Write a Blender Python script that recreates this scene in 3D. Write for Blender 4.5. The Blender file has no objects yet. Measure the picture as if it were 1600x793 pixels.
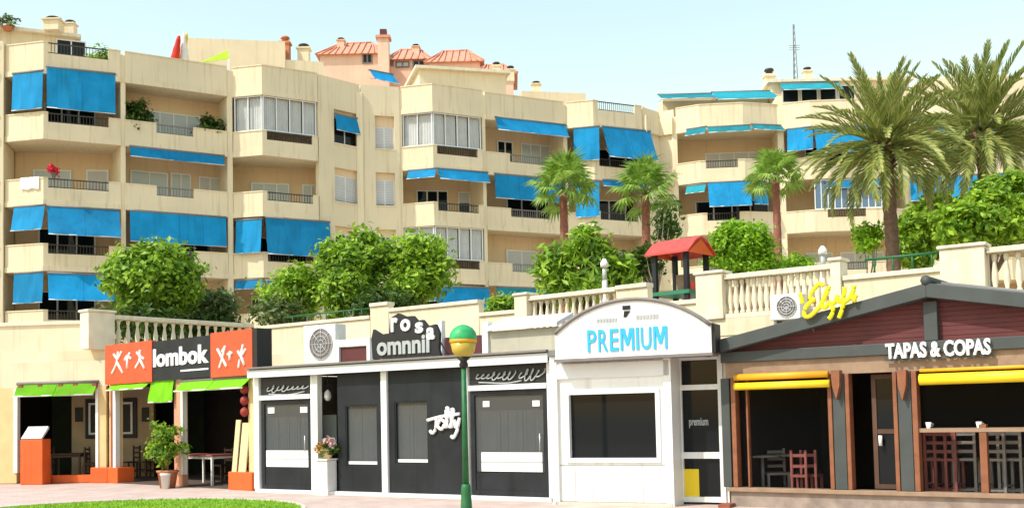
import bpy, bmesh, math, random
import numpy as np
from mathutils import Vector, Matrix

R = math.radians
S = bpy.context.scene
COL = S.collection
random.seed(7)

# ------------------------------------------------------------------ camera
FPX, CX, CYP = 1700.0, 800.0, 396.5
PITCH, ROLL = 3.0, -1.24
SHIFT = (249.5 - FPX * math.tan(R(PITCH))) / 1600.0
cam_d = bpy.data.cameras.new('camera')
cam_d.sensor_width = 36.0
cam_d.lens = FPX / 1600.0 * 36.0
cam_d.shift_y = SHIFT
cam_d.clip_start, cam_d.clip_end = 0.1, 2000.0
cam = bpy.data.objects.new('camera', cam_d)
COL.objects.link(cam)
EYE = Vector((0.0, 0.0, 1.62))
CM = Matrix.Rotation(R(90 + PITCH), 4, 'X') @ Matrix.Rotation(R(ROLL), 4, 'Z')
cam.matrix_world = Matrix.Translation(EYE) @ CM
S.camera = cam

# ------------------------------------------------------------------ sky, sun, exposure
SUN_AZ, SUN_EL = 62.0, 50.0            # azimuth from the -Y axis towards -X
to_sun = Vector((-math.sin(R(SUN_AZ)) * math.cos(R(SUN_EL)), -math.cos(R(SUN_AZ)) * math.cos(R(SUN_EL)), math.sin(R(SUN_EL))))
W = bpy.data.worlds.new('World')
S.world = W
W.use_nodes = True
wn = W.node_tree
sky = wn.nodes.new('ShaderNodeTexSky')
sky.sky_type = 'NISHITA'
sky.sun_disc = False
sky.sun_elevation = R(SUN_EL)
sky.sun_rotation = math.atan2(to_sun.x, to_sun.y)
sky.air_density = 2.4
sky.dust_density = 1.0
sky.ozone_density = 1.0
wn.links.new(sky.outputs[0], wn.nodes['Background'].inputs[0])
wn.nodes['Background'].inputs[1].default_value = 0.145
sd = bpy.data.lights.new('sun', 'SUN')
sd.energy = 2.9
sd.angle = R(0.6)
sd.color = (1.0, 0.93, 0.84)
sun = bpy.data.objects.new('sun', sd)
COL.objects.link(sun)
sun.rotation_euler = to_sun.to_track_quat('Z', 'Y').to_euler()
S.view_settings.view_transform = 'Standard'
S.view_settings.look = 'None'
S.view_settings.exposure = 0.68
S.view_settings.gamma = 1.0

# ------------------------------------------------------------------ materials
MATS = {}
def nodes_of(name):
    m = bpy.data.materials.new(name); m.use_nodes = True
    return m, m.node_tree, m.node_tree.nodes['Principled BSDF']

def pm(name, col, rough=0.8, var=0.12, scale=2.0, bump=0.0, bscale=40.0, metal=0.0, spec=0.4, streak=0.0):
    """painted / plastered / plain surface: mottled colour, fine relief, optional vertical rain streaks"""
    m, nt, b = nodes_of(name)
    N, L = nt.nodes, nt.links
    tc = N.new('ShaderNodeTexCoord')
    n1 = N.new('ShaderNodeTexNoise'); n1.inputs['Scale'].default_value = scale; n1.inputs['Detail'].default_value = 6
    L.new(tc.outputs['Object'], n1.inputs['Vector'])
    rp = N.new('ShaderNodeValToRGB')
    e = rp.color_ramp.elements
    e[0].position, e[1].position = 0.3, 0.72
    e[0].color = (*[c * (1 - var) for c in col], 1)
    e[1].color = (*[min(1, c * (1 + var * 0.5)) for c in col], 1)
    L.new(n1.outputs['Fac'], rp.inputs['Fac'])
    out = rp.outputs['Color']
    if streak:
        mp = N.new('ShaderNodeMapping'); mp.inputs['Scale'].default_value = (4.5, 4.5, 0.30)
        L.new(tc.outputs['Object'], mp.inputs['Vector'])
        n2 = N.new('ShaderNodeTexNoise'); n2.inputs['Scale'].default_value = 1.4; n2.inputs['Detail'].default_value = 8
        L.new(mp.outputs['Vector'], n2.inputs['Vector'])
        r2 = N.new('ShaderNodeValToRGB')
        r2.color_ramp.elements[0].position = 0.30; r2.color_ramp.elements[1].position = 0.47
        k = 1 - streak
        r2.color_ramp.elements[0].color = (k, k * 0.97, k * 0.92, 1)
        L.new(n2.outputs['Fac'], r2.inputs['Fac'])
        mx = N.new('ShaderNodeMix'); mx.data_type = 'RGBA'; mx.blend_type = 'MULTIPLY'
        mx.inputs['Factor'].default_value = 1.0
        L.new(out, mx.inputs['A']); L.new(r2.outputs['Color'], mx.inputs['B'])
        out = mx.outputs['Result']
    L.new(out, b.inputs['Base Color'])
    b.inputs['Roughness'].default_value = rough
    b.inputs['Metallic'].default_value = metal
    b.inputs['Specular IOR Level'].default_value = spec
    if bump:
        n3 = N.new('ShaderNodeTexNoise'); n3.inputs['Scale'].default_value = bscale; n3.inputs['Detail'].default_value = 5
        L.new(tc.outputs['Object'], n3.inputs['Vector'])
        bp = N.new('ShaderNodeBump'); bp.inputs['Strength'].default_value = bump; bp.inputs['Distance'].default_value = 0.02
        L.new(n3.outputs['Fac'], bp.inputs['Height']); L.new(bp.outputs['Normal'], b.inputs['Normal'])
    MATS[name] = m
    return m

def leaf_mat(name, c0, c1, rough=0.45, trans=0.45):
    m, nt, b = nodes_of(name)
    N, L = nt.nodes, nt.links
    g = N.new('ShaderNodeNewGeometry')
    rp = N.new('ShaderNodeValToRGB')
    rp.color_ramp.elements[0].color = (*c0, 1); rp.color_ramp.elements[1].color = (*c1, 1)
    tc = N.new('ShaderNodeTexCoord'); nz = N.new('ShaderNodeTexNoise'); nz.inputs['Scale'].default_value = 1.6; nz.inputs['Detail'].default_value = 2
    L.new(tc.outputs['Object'], nz.inputs['Vector'])
    ma = N.new('ShaderNodeMath'); ma.operation = 'MULTIPLY_ADD'; ma.inputs[1].default_value = 1.5; ma.inputs[2].default_value = -0.75
    L.new(nz.outputs['Fac'], ma.inputs[0])
    mb_ = N.new('ShaderNodeMath'); mb_.operation = 'ADD'; mb_.use_clamp = True
    L.new(g.outputs['Random Per Island'], mb_.inputs[0]); L.new(ma.outputs[0], mb_.inputs[1])
    L.new(mb_.outputs[0], rp.inputs['Fac'])
    L.new(rp.outputs['Color'], b.inputs['Base Color'])
    b.inputs['Roughness'].default_value = rough
    b.inputs['Specular IOR Level'].default_value = 0.35
    tr = N.new('ShaderNodeBsdfTranslucent')
    L.new(rp.outputs['Color'], tr.inputs['Color'])
    mx = N.new('ShaderNodeMixShader'); mx.inputs[0].default_value = trans
    L.new(b.outputs[0], mx.inputs[1]); L.new(tr.outputs[0], mx.inputs[2])
    L.new(mx.outputs[0], N['Material Output'].inputs['Surface'])
    MATS[name] = m
    return m

def cloth_mat(name, col, trans=0.3, var=0.2):
    m = pm(name, col, rough=0.75, var=var, scale=1.3, bump=0.2, bscale=9, spec=0.25, streak=0.14)
    nt = m.node_tree; N, L = nt.nodes, nt.links; b = N['Principled BSDF']
    oi = N.new('ShaderNodeObjectInfo')
    hs = N.new('ShaderNodeHueSaturation')
    mr = N.new('ShaderNodeMapRange'); mr.inputs['To Min'].default_value = 0.74; mr.inputs['To Max'].default_value = 1.16
    L.new(oi.outputs['Random'], mr.inputs['Value']); L.new(mr.outputs['Result'], hs.inputs['Value'])
    src = b.inputs['Base Color'].links[0].from_socket
    L.new(src, hs.inputs['Color']); L.new(hs.outputs['Color'], b.inputs['Base Color'])
    tr = N.new('ShaderNodeBsdfTranslucent'); L.new(hs.outputs['Color'], tr.inputs['Color'])
    mx = N.new('ShaderNodeMixShader'); mx.inputs[0].default_value = trans
    L.new(b.outputs[0], mx.inputs[1]); L.new(tr.outputs[0], mx.inputs[2])
    L.new(mx.outputs[0], N['Material Output'].inputs['Surface'])
    return m

def glass_mat(name, col, rough=0.06, alpha=1.0, spec=0.6):
    """window glass: a dark or tinted glossy sheet, partly see-through when alpha < 1"""
    m, nt, b = nodes_of(name)
    N, L = nt.nodes, nt.links
    b.inputs['Base Color'].default_value = (*col, 1)
    b.inputs['Roughness'].default_value = rough
    b.inputs['Specular IOR Level'].default_value = spec
    if alpha < 1:
        t = N.new('ShaderNodeBsdfTransparent'); mx = N.new('ShaderNodeMixShader'); mx.inputs[0].default_value = alpha
        L.new(t.outputs[0], mx.inputs[1]); L.new(b.outputs[0], mx.inputs[2])
        L.new(mx.outputs[0], N['Material Output'].inputs['Surface'])
    MATS[name] = m
    return m

pm('plaster', (0.76, 0.65, 0.45), 0.9, 0.09, 0.4, 0.12, 60, streak=0.16)
pm('plaster_pier', (0.80, 0.69, 0.48), 0.9, 0.06, 0.5, 0.1, 60, streak=0.10)
pm('plaster_back', (0.74, 0.56, 0.36), 0.9, 0.08, 0.6, 0.1, 60, streak=0.08)
pm('terrace_plaster', (0.76, 0.65, 0.46), 0.9, 0.14, 0.8, 0.2, 30, streak=0.10)
pm('stone_cream', (0.76, 0.68, 0.52), 0.85, 0.12, 3.0, 0.15, 50, streak=0.12)
pm('white_paint', (0.80, 0.80, 0.78), 0.5, 0.07, 1.6, 0.05, 30, streak=0.20)
pm('white_alu', (0.74, 0.76, 0.77), 0.4, 0.05, 2.0)
pm('shutter_white', (0.60, 0.60, 0.60), 0.6, 0.06, 2.0)
pm('curtain', (0.80, 0.82, 0.80), 0.9, 0.10, 2.2)
pm('dark_metal', (0.05, 0.045, 0.04), 0.5, 0.2, 8)
pm('rail_grey', (0.20, 0.18, 0.17), 0.5, 0.15, 6)
pm('charcoal', (0.020, 0.023, 0.027), 0.5, 0.35, 1.8, 0.06, 20, spec=0.2, streak=0.25)
pm('black', (0.012, 0.012, 0.014), 0.5, 0.2, 3)
pm('interior_dark', (0.018, 0.015, 0.014), 0.9, 0.3, 2)  # near-black walls and ceilings; the rooms' shade is put into this colour
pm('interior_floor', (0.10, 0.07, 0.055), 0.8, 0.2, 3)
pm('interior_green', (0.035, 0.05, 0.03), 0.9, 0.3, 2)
pm('interior_beige', (0.52, 0.40, 0.25), 0.9, 0.15, 2)
pm('orange', (0.72, 0.12, 0.022), 0.6, 0.14, 3, 0.08, 30, streak=0.1)
pm('orange_sign', (0.70, 0.085, 0.025), 0.55, 0.14, 5)
pm('brown_red', (0.26, 0.075, 0.045), 0.6, 0.2, 4)
pm('salmon', (0.62, 0.30, 0.19), 0.8, 0.12, 3, 0.1, 40)
pm('sand', (0.72, 0.52, 0.26), 0.85, 0.12, 3, 0.1, 40)
pm('maroon', (0.115, 0.028, 0.028), 0.7, 0.2, 2.5, 0.08, 20)
pm('grey_green', (0.055, 0.066, 0.063), 0.6, 0.16, 3, 0.08, 20)
pm('wood_orange', (0.25, 0.092, 0.042), 0.55, 0.25, 6, 0.1, 30)
pm('wood_pale', (0.30, 0.20, 0.13), 0.6, 0.2, 6, 0.1, 30)
pm('wood_dark', (0.10, 0.05, 0.03), 0.6, 0.25, 6)
pm('chair_red', (0.33, 0.10, 0.085), 0.5, 0.15, 5)
pm('chair_grey', (0.34, 0.31, 0.29), 0.5, 0.15, 5)
pm('stone_plinth', (0.30, 0.24, 0.20), 0.85, 0.3, 5, 0.3, 20)
pm('pavement', (0.58, 0.45, 0.39), 0.9, 0.12, 1.5, 0.15, 60)
pm('kerb_stone', (0.60, 0.54, 0.46), 0.85, 0.14, 3, 0.1, 40)
pm('ground_earth', (0.36, 0.30, 0.23), 0.95, 0.2, 0.5, 0.2, 10)
pm('terrace_floor', (0.50, 0.42, 0.33), 0.9, 0.15, 1.5)
pm('lawn', (0.16, 0.36, 0.015), 0.95, 0.3, 3, 0.3, 60)
pm('steel', (0.55, 0.56, 0.56), 0.35, 0.06, 4, metal=0.8)
pm('ac_case', (0.72, 0.72, 0.68), 0.5, 0.08, 3)
pm('roof_felt', (0.20, 0.20, 0.19), 0.9, 0.2, 3, 0.2, 30)
pm('screen_beige', (0.46, 0.43, 0.34), 0.8, 0.12, 2.5, 0.1, 30, streak=0.15)
pm('lamp_green', (0.014, 0.13, 0.035), 0.5, 0.35, 7, 0.08, 30)
pm('lamp_dome', (0.03, 0.38, 0.12), 0.5, 0.25, 9, 0.06, 25)
pm('lamp_yellow', (0.46, 0.35, 0.05), 0.35, 0.1, 6)
pm('yellow', (0.85, 0.62, 0.02), 0.5, 0.06, 4)
pm('yellow_sign', (0.86, 0.78, 0.01), 0.45, 0.04, 4)
pm('amber', (0.75, 0.36, 0.02), 0.5, 0.08, 4)
pm('sign_blue', (0.03, 0.42, 0.75), 0.5, 0.05, 4)
pm('letter_white', (0.84, 0.84, 0.84), 0.5, 0.03, 4)
pm('letter_grey', (0.40, 0.42, 0.42), 0.5, 0.1, 6)
pm('plastic_red', (0.66, 0.07, 0.055), 0.6, 0.28, 5, 0.1, 12, streak=0.2)
pm('lantern_red', (0.30, 0.03, 0.025), 0.6, 0.25, 8)
pm('tan_board', (0.72, 0.55, 0.30), 0.8, 0.14, 4, 0.1, 30)
pm('bloom_ochre', (0.50, 0.27, 0.07), 0.7, 0.2, 20)
pm('bloom_pale', (0.66, 0.45, 0.44), 0.7, 0.2, 20)
pm('play_green', (0.02, 0.17, 0.09), 0.5, 0.1, 3)
pm('flower_red', (0.75, 0.03, 0.07), 0.6, 0.2, 20)
pm('flower_pink', (0.85, 0.42, 0.45), 0.6, 0.2, 20)
pm('terracotta', (0.52, 0.19, 0.09), 0.8, 0.15, 5)
pm('pink_wall', (0.80, 0.54, 0.40), 0.9, 0.1, 0.6, streak=0.1)
pm('tile_red', (0.68, 0.31, 0.20), 0.85, 0.2, 2.0, 0.3, 6)
pm('cream_far', (0.78, 0.66, 0.46), 0.9, 0.08, 0.7, streak=0.08)
pm('bark', (0.20, 0.15, 0.11), 0.95, 0.3, 6, 0.6, 25)
pm('bark_palm', (0.17, 0.105, 0.07), 0.95, 0.35, 9, 0.8, 18)
pm('bark_red', (0.30, 0.12, 0.08), 0.95, 0.3, 9, 0.7, 20)
pm('photo_paper', (0.72, 0.72, 0.70), 0.5, 0.2, 12)
cloth_mat('awning_blue', (0.008, 0.31, 0.64), 0.18)
cloth_mat('awning_teal', (0.02, 0.34, 0.42), 0.25)
cloth_mat('awning_green', (0.22, 0.62, 0.01), 0.35)
cloth_mat('cloth_white', (0.78, 0.77, 0.75), 0.25)
cloth_mat('cloth_red', (0.72, 0.06, 0.04), 0.25)
cloth_mat('cloth_yellow', (0.78, 0.58, 0.05), 0.25)
cloth_mat('cloth_lime', (0.42, 0.66, 0.03), 0.25)
def paving():
    m = MATS['pavement']; nt = m.node_tree; N, L = nt.nodes, nt.links; b = N['Principled BSDF']
    tc = N.new('ShaderNodeTexCoord'); mp = N.new('ShaderNodeMapping'); mp.inputs['Rotation'].default_value = (0, 0, R(-34))
    br = N.new('ShaderNodeTexBrick'); br.inputs['Scale'].default_value = 2.2; br.inputs['Mortar Size'].default_value = 0.012
    br.inputs['Color1'].default_value = (1, 1, 1, 1); br.inputs['Color2'].default_value = (.86, .84, .82, 1); br.inputs['Mortar'].default_value = (.62, .58, .55, 1)
    br.offset = 0.5; br.inputs['Brick Width'].default_value = 0.8; br.inputs['Row Height'].default_value = 0.8
    L.new(tc.outputs['Object'], mp.inputs['Vector']); L.new(mp.outputs['Vector'], br.inputs['Vector'])
    mx = N.new('ShaderNodeMix'); mx.data_type = 'RGBA'; mx.blend_type = 'MULTIPLY'; mx.inputs['Factor'].default_value = 1.0
    L.new(b.inputs['Base Color'].links[0].from_socket, mx.inputs['A']); L.new(br.outputs['Color'], mx.inputs['B'])
    L.new(mx.outputs['Result'], b.inputs['Base Color'])
paving()
leaf_mat('leaf_ficus', (0.07, 0.18, 0.014), (0.42, 0.62, 0.055))
leaf_mat('leaf_light', (0.09, 0.22, 0.014), (0.46, 0.66, 0.055))
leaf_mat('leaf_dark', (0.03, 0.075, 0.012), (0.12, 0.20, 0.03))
leaf_mat('leaf_olive', (0.08, 0.13, 0.04), (0.24, 0.30, 0.10))
leaf_mat('leaf_clipped', (0.10, 0.25, 0.012), (0.38, 0.64, 0.03))
leaf_mat('frond_date', (0.13, 0.18, 0.035), (0.46, 0.48, 0.14), 0.45, 0.35)
leaf_mat('frond_fan', (0.11, 0.23, 0.03), (0.36, 0.52, 0.09), 0.45, 0.4)
leaf_mat('grass_blade', (0.12, 0.30, 0.008), (0.42, 0.58, 0.03), 0.6, 0.4)
glass_mat('glass_dark', (0.010, 0.012, 0.013), 0.05, 1.0, 0.22)
glass_mat('glass_clear', (0.006, 0.007, 0.008), 0.04, 0.10, 0.2)
glass_mat('glass_grey', (0.09, 0.10, 0.105), 0.08, 0.55, 0.5)  # grey base colour stands in for reflections on the kiosk panes
pm('blind_or_sheen', (0.40, 0.42, 0.42), 0.8, 0.2, 3)  # tone of the added slats that imitate reflections in the kiosk panes
glass_mat('glass_blue', (0.10, 0.17, 0.26), 0.1)
glass_mat('glass_milky', (0.45, 0.48, 0.46), 0.15)

# ------------------------------------------------------------------ object helpers
ORG = {}
def tag(o, label=None, cat=None, group=None, kind=None):
    if label: o['label'] = label
    if cat: o['category'] = cat
    if group: o['group'] = group
    if kind: o['kind'] = kind
    return o

def empty(name, loc, label=None, cat=None, group=None, kind=None):
    o = bpy.data.objects.new(name, None)
    COL.objects.link(o)
    o.location = loc
    o.empty_display_size = 0.2
    ORG[o] = Vector(loc)
    return tag(o, label, cat, group, kind)

def link(name, me, parent=None, loc=None):
    o = bpy.data.objects.new(name, me)
    COL.objects.link(o)
    if parent is not None:
        o.parent = parent
        base = ORG[parent]
        o.location = (Vector(loc) - base) if loc is not None else (0, 0, 0)
        ORG[o] = Vector(loc) if loc is not None else base
    else:
        o.location = loc if loc is not None else (0, 0, 0)
        ORG[o] = Vector(o.location)
    return o

class MB:
    def __init__(self):
        self.v, self.f, self.sm = [], [], []
    def face(self, pts, smooth=False):
        i = len(self.v)
        self.v += [tuple(p) for p in pts]
        self.f.append(tuple(range(i, i + len(pts)))); self.sm.append(smooth)
    def add(self, vs, fs, smooth=False):
        i = len(self.v)
        self.v += [tuple(p) for p in vs]
        for f in fs:
            self.f.append(tuple(i + k for k in f)); self.sm.append(smooth)
        return self
    def hexa(self, p):          # 8 points: bottom ring 0-3, top ring 4-7
        return self.add(p, [(0, 3, 2, 1), (4, 5, 6, 7), (0, 1, 5, 4), (1, 2, 6, 5), (2, 3, 7, 6), (3, 0, 4, 7)])
    def box(self, c, s, rz=0.0):
        cx, cy, cz = c; sx, sy, sz = s[0] / 2, s[1] / 2, s[2] / 2
        ca, sa = math.cos(rz), math.sin(rz)
        P = []
        for z in (-sz, sz):
            for x, y in ((-sx, -sy), (sx, -sy), (sx, sy), (-sx, sy)):
                P.append((cx + x * ca - y * sa, cy + x * sa + y * ca, cz + z))
        return self.hexa(P)
    def fbox(self, fr, u0, u1, v0, v1, z0, z1):
        P = [fr.P(u, v, z) for z in (z0, z1) for u, v in ((u0, v1), (u1, v1), (u1, v0), (u0, v0))]
        return self.hexa(P)
    def prism(self, poly, z0, z1):
        n = len(poly)
        P = [(x, y, z0) for x, y in poly] + [(x, y, z1) for x, y in poly]
        F = [tuple(range(n - 1, -1, -1)), tuple(range(n, 2 * n))]
        F += [(i, (i + 1) % n, n + (i + 1) % n, n + i) for i in range(n)]
        return self.add(P, F)
    def fprism(self, fr, poly, v0, v1):      # polygon in (u, z), extruded along v
        n = len(poly)
        P = [fr.P(u, v1, z) for u, z in poly] + [fr.P(u, v0, z) for u, z in poly]
        F = [tuple(range(n)), tuple(range(2 * n - 1, n - 1, -1))]
        F += [((i + 1) % n, i, n + i, n + (i + 1) % n) for i in range(n)]
        return self.add(P, F)
    def tube(self, pts, r, seg=8, cap=True, flat=None):
        pts = [Vector(p) for p in pts]
        n = len(pts)
        rs = r if isinstance(r, (list, tuple)) else [r] * n
        V, Fs = [], []
        up = Vector((0, 0, 1))
        for i, p in enumerate(pts):
            d = (pts[min(i + 1, n - 1)] - pts[max(i - 1, 0)])
            if d.length < 1e-9: d = Vector((0, 0, 1))
            d.normalize()
            a = d.cross(up if abs(d.z) < 0.95 else Vector((1, 0, 0))).normalized()
            b = a.cross(d).normalized()
            for k in range(seg):
                t = 2 * math.pi * k / seg
                V.append(p + a * (math.cos(t) * rs[i]) + b * (math.sin(t) * rs[i]))
        for i in range(n - 1):
            for k in range(seg):
                k2 = (k + 1) % seg
                Fs.append((i * seg + k, i * seg + k2, (i + 1) * seg + k2, (i + 1) * seg + k))
        if cap:
            Fs.append(tuple(range(seg - 1, -1, -1))); Fs.append(tuple((n - 1) * seg + k for k in range(seg)))
        return self.add(V, Fs, True)
    def lathe(self, prof, c=(0, 0, 0), seg=12, cap=True):
        V, Fs = [], []
        n = len(prof)
        for r, z in prof:
            for k in range(seg):
                t = 2 * math.pi * k / seg
                V.append((c[0] + r * math.cos(t), c[1] + r * math.sin(t), c[2] + z))
        for i in range(n - 1):
            for k in range(seg):
                k2 = (k + 1) % seg
                Fs.append((i * seg + k, i * seg + k2, (i + 1) * seg + k2, (i + 1) * seg + k))
        if cap:
            Fs.append(tuple(range(seg - 1, -1, -1))); Fs.append(tuple((n - 1) * seg + k for k in range(seg)))
        return self.add(V, Fs, True)
    def mesh(self, name, mat, off=(0, 0, 0), sharp=True):
        me = bpy.data.meshes.new(name)
        o = Vector(off)
        me.from_pydata([tuple(Vector(p) - o) for p in self.v], [], self.f)
        me.polygons.foreach_set('use_smooth', self.sm)
        me.materials.append(MATS[mat])
        me.update()
        return me
    def build(self, name, mat, parent=None, loc=None, bevel=0.0):
        if parent is not None:
            o = link(name, self.mesh(name, mat, ORG[parent]), parent)
        else:
            l = Vector(loc) if loc is not None else Vector((0, 0, 0))
            o = link(name, self.mesh(name, mat, l), None, l)
        if bevel:
            md = o.modifiers.new('bevel', 'BEVEL'); md.width = bevel; md.segments = 2; md.limit_method = 'ANGLE'
        return o

class Fr:
    """a vertical plane in the place: u runs along it, v stands out of it towards the square, z is up"""
    def __init__(s, A, B):
        s.A, s.B = Vector(A), Vector(B)
        s.L = (s.B - s.A).length
        s.U = (s.B - s.A) / s.L
        s.N = Vector((s.U.y, -s.U.x))
        s.rz = math.atan2(s.U.y, s.U.x)
    def P(s, u, v, z):
        p = s.A + s.U * u + s.N * v
        return Vector((p.x, p.y, z))
    def pix(s, px, py, v=0.0):
        """(u, z) of the place on this plane that the photograph shows at a pixel (survey helper)"""
        d = CM.to_3x3() @ Vector(((px - CX) / FPX, -(py - (CYP + SHIFT * 1600)) / FPX, -1.0))
        o = s.A + s.N * v
        n = s.N
        t = (n.x * (o.x - EYE.x) + n.y * (o.y - EYE.y)) / (n.x * d.x + n.y * d.y)
        h = EYE + d * t
        return (Vector((h.x, h.y)) - s.A).dot(s.U), h.z
    def rect(s, x0, y0, x1, y1, v=0.0):
        xm, ym = (x0 + x1) / 2, (y0 + y1) / 2
        return s.pix(x0, ym, v)[0], s.pix(x1, ym, v)[0], s.pix(xm, y1, v)[1], s.pix(xm, y0, v)[1]

def spot(px, py, Y):
    """the place at depth Y that the photograph shows at a pixel"""
    d = CM.to_3x3() @ Vector(((px - CX) / FPX, -(py - (CYP + SHIFT * 1600)) / FPX, -1.0))
    return EYE + d * (Y / d.y)

def wall_open(mb, fr, u0, u1, z0, z1, v0, v1, holes):
    us = sorted({u0, u1, *[h[0] for h in holes], *[h[1] for h in holes]})
    for a, b in zip(us[:-1], us[1:]):
        m = (a + b) / 2
        hs = sorted([(h[2], h[3]) for h in holes if h[0] <= m <= h[1]])
        z = z0
        for ha, hb in hs:
            if ha > z + 1e-4: mb.fbox(fr, a, b, v0, v1, z, ha)
            z = hb
        if z1 > z + 1e-4: mb.fbox(fr, a, b, v0, v1, z, z1)
    return mb

def offset_poly(pts, d):
    P = [Vector(p) for p in pts]
    n = len(P)
    nr = []
    for a, b in zip(P[:-1], P[1:]):
        u = (b - a).normalized(); nr.append(Vector((u.y, -u.x)))
    out = []
    for i in range(n):
        if i == 0: m = nr[0]
        elif i == n - 1: m = nr[-1]
        else:
            m = (nr[i - 1] + nr[i]); m = m / m.dot(nr[i])
        out.append(P[i] + m * d)
    return out

def strip(mb, pts, d0, d1, z0, z1):
    a, b = offset_poly(pts, d0), offset_poly(pts, d1)
    for i in range(len(pts) - 1):
        q = [a[i], a[i + 1], b[i + 1], b[i]]
        mb.hexa([(p.x, p.y, z0) for p in q] + [(p.x, p.y, z1) for p in q])
    return mb

def frame_bars(fr, u0, u1, z0, z1, v0, v1, w, mid=0, bars=0):
    mb = MB()
    mb.fbox(fr, u0, u0 + w, v0, v1, z0, z1); mb.fbox(fr, u1 - w, u1, v0, v1, z0, z1)
    mb.fbox(fr, u0 + w, u1 - w, v0, v1, z0, z0 + w); mb.fbox(fr, u0 + w, u1 - w, v0, v1, z1 - w, z1)
    for k in range(mid):
        c = u0 + (u1 - u0) * (k + 1) / (mid + 1)
        mb.fbox(fr, c - w / 2, c + w / 2, v0, v1 - 0.004, z0 + w, z1 - w)
    for k in range(bars):
        c = z0 + (z1 - z0) * (k + 1) / (bars + 1)
        mb.fbox(fr, u0 + w, u1 - w, v0, v1 - 0.008, c - w / 2, c + w / 2)
    return mb

def window(fr, u0, u1, z0, z1, v, parent, glass='glass_dark', mid=1, w=0.06, shutter=0.0, frame='white_alu', name='window'):
    o = frame_bars(fr, u0, u1, z0, z1, v - 0.06, v, w, mid).build(name, frame, parent)
    n = mid + 1
    for k in range(n):
        a = u0 + (u1 - u0) * k / n; b = u0 + (u1 - u0) * (k + 1) / n
        MB().fbox(fr, a + w * 0.6, b - w * 0.6, v - 0.045, v - 0.03, z0 + w * 0.6, z1 - w * 0.6).build('pane', glass, o)
    if shutter > 0:
        zs = z1 - (z1 - z0) * shutter
        m = MB(); z = zs
        while z < z1 - 0.03:
            m.fbox(fr, u0 + w, u1 - w, v - 0.028, v - 0.010, z, min(z + 0.075, z1 - 0.02)); z += 0.085
        m.build('roller_shutter', 'shutter_white', o)
    return o

def awning(fr, x0, yt, x1, yb, parent, proj=0.1, mat='awning_blue', v0=0.04, seed=None, name='awning'):
    """drop awning: cloth from a roller under the slab down to a front bar; survey corners in pixels"""
    u0, u1, _, zt = fr.rect(x0, yt, x1, yt + 2, v0)
    _, _, zb, _ = fr.rect(x0, yb - 2, x1, yb, v0 + proj)
    rnd = random.Random(int(x0 * 13 + yt))
    nu, nz = 14, 7
    V, F = [], []
    ph = rnd.random() * 6
    for side in (0, 1):
        for j in range(nz + 1):
            t = j / nz
            for i in range(nu + 1):
                s = i / nu
                sag = 0.05 * math.sin(math.pi * s) * t + 0.022 * math.sin(s * 15 + ph + t * 3) * t + 0.012 * math.sin(s * 31 + 2 * ph - t * 4) * t
                v = v0 + proj * t - 0.05 * proj * math.sin(math.pi * t) + sag - 0.012 * side
                z = zt + (zb - zt) * t - (0.03 * math.sin(math.pi * s) + 0.012 * math.sin(s * 13 + ph)) * t
                V.append(fr.P(u0 + (u1 - u0) * s, v, z))
    m = (nu + 1) * (nz + 1)
    for j in range(nz):
        for i in range(nu):
            a = j * (nu + 1) + i
            F.append((a, a + nu + 1, a + nu + 2, a + 1)); F.append((m + a, m + a + 1, m + a + nu + 2, m + a + nu + 1))
    mb = MB(); mb.add(V, F, True)
    o = mb.build(name, mat, parent)
    ns = max(1, int((u1 - u0) / 1.1))
    for k in range(1, ns):            # sewn seams between the cloth widths
        s = k / ns; pts = []
        for j in range(nz + 1):
            i0 = j * (nu + 1) + min(int(s * nu), nu - 1); fr_ = s * nu - int(s * nu)
            pts.append(V[i0].lerp(V[i0 + 1], fr_))
        MB().tube(pts, 0.012, 4).build('seam', mat, o)
    MB().tube([fr.P(u0, v0 + proj, zb - 0.02), fr.P(u1, v0 + proj, zb - 0.02)], 0.022, 6).build('front_bar', 'white_alu', o)
    MB().tube([fr.P(u0 - 0.03, v0 - 0.01, zt + 0.01), fr.P(u1 + 0.03, v0 - 0.01, zt + 0.01)], 0.05, 6).build('roller', 'rail_grey', o)
    if proj > 0.25:
        for u in (u0 + 0.05, u1 - 0.05):
            MB().tube([fr.P(u, v0 - 0.02, (zt + zb) / 2 - 0.1), fr.P(u, v0 + proj - 0.02, zb)], 0.016, 5).build('arm', 'rail_grey', o)
    return o

def text_into(mb, s, fr, u0, u1, z0, z1, v, thick=0.03, bold=0.0, shear=0.0):
    c = bpy.data.curves.new('lettering', 'FONT')
    c.body = s; c.size = 1.0; c.extrude = 0.1; c.offset = bold; c.shear = shear; c.resolution_u = 3
    o = bpy.data.objects.new('lettering', c); COL.objects.link(o)
    dg = bpy.context.evaluated_depsgraph_get(); dg.update()
    me = o.evaluated_get(dg).to_mesh()
    V = np.array([v.co[:] for v in me.vertices]); F = [tuple(p.vertices) for p in me.polygons]
    o.evaluated_get(dg).to_mesh_clear()
    bpy.data.objects.remove(o); bpy.data.curves.remove(c)
    lo, hi = V.min(0), V.max(0)
    U = u0 + (V[:, 0] - lo[0]) / (hi[0] - lo[0]) * (u1 - u0)
    Z = z0 + (V[:, 1] - lo[1]) / (hi[1] - lo[1]) * (z1 - z0)
    D = v + (V[:, 2] + 0.1) / 0.2 * thick
    return mb.add([fr.P(a, d, z) for a, d, z in zip(U, D, Z)], F)

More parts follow.
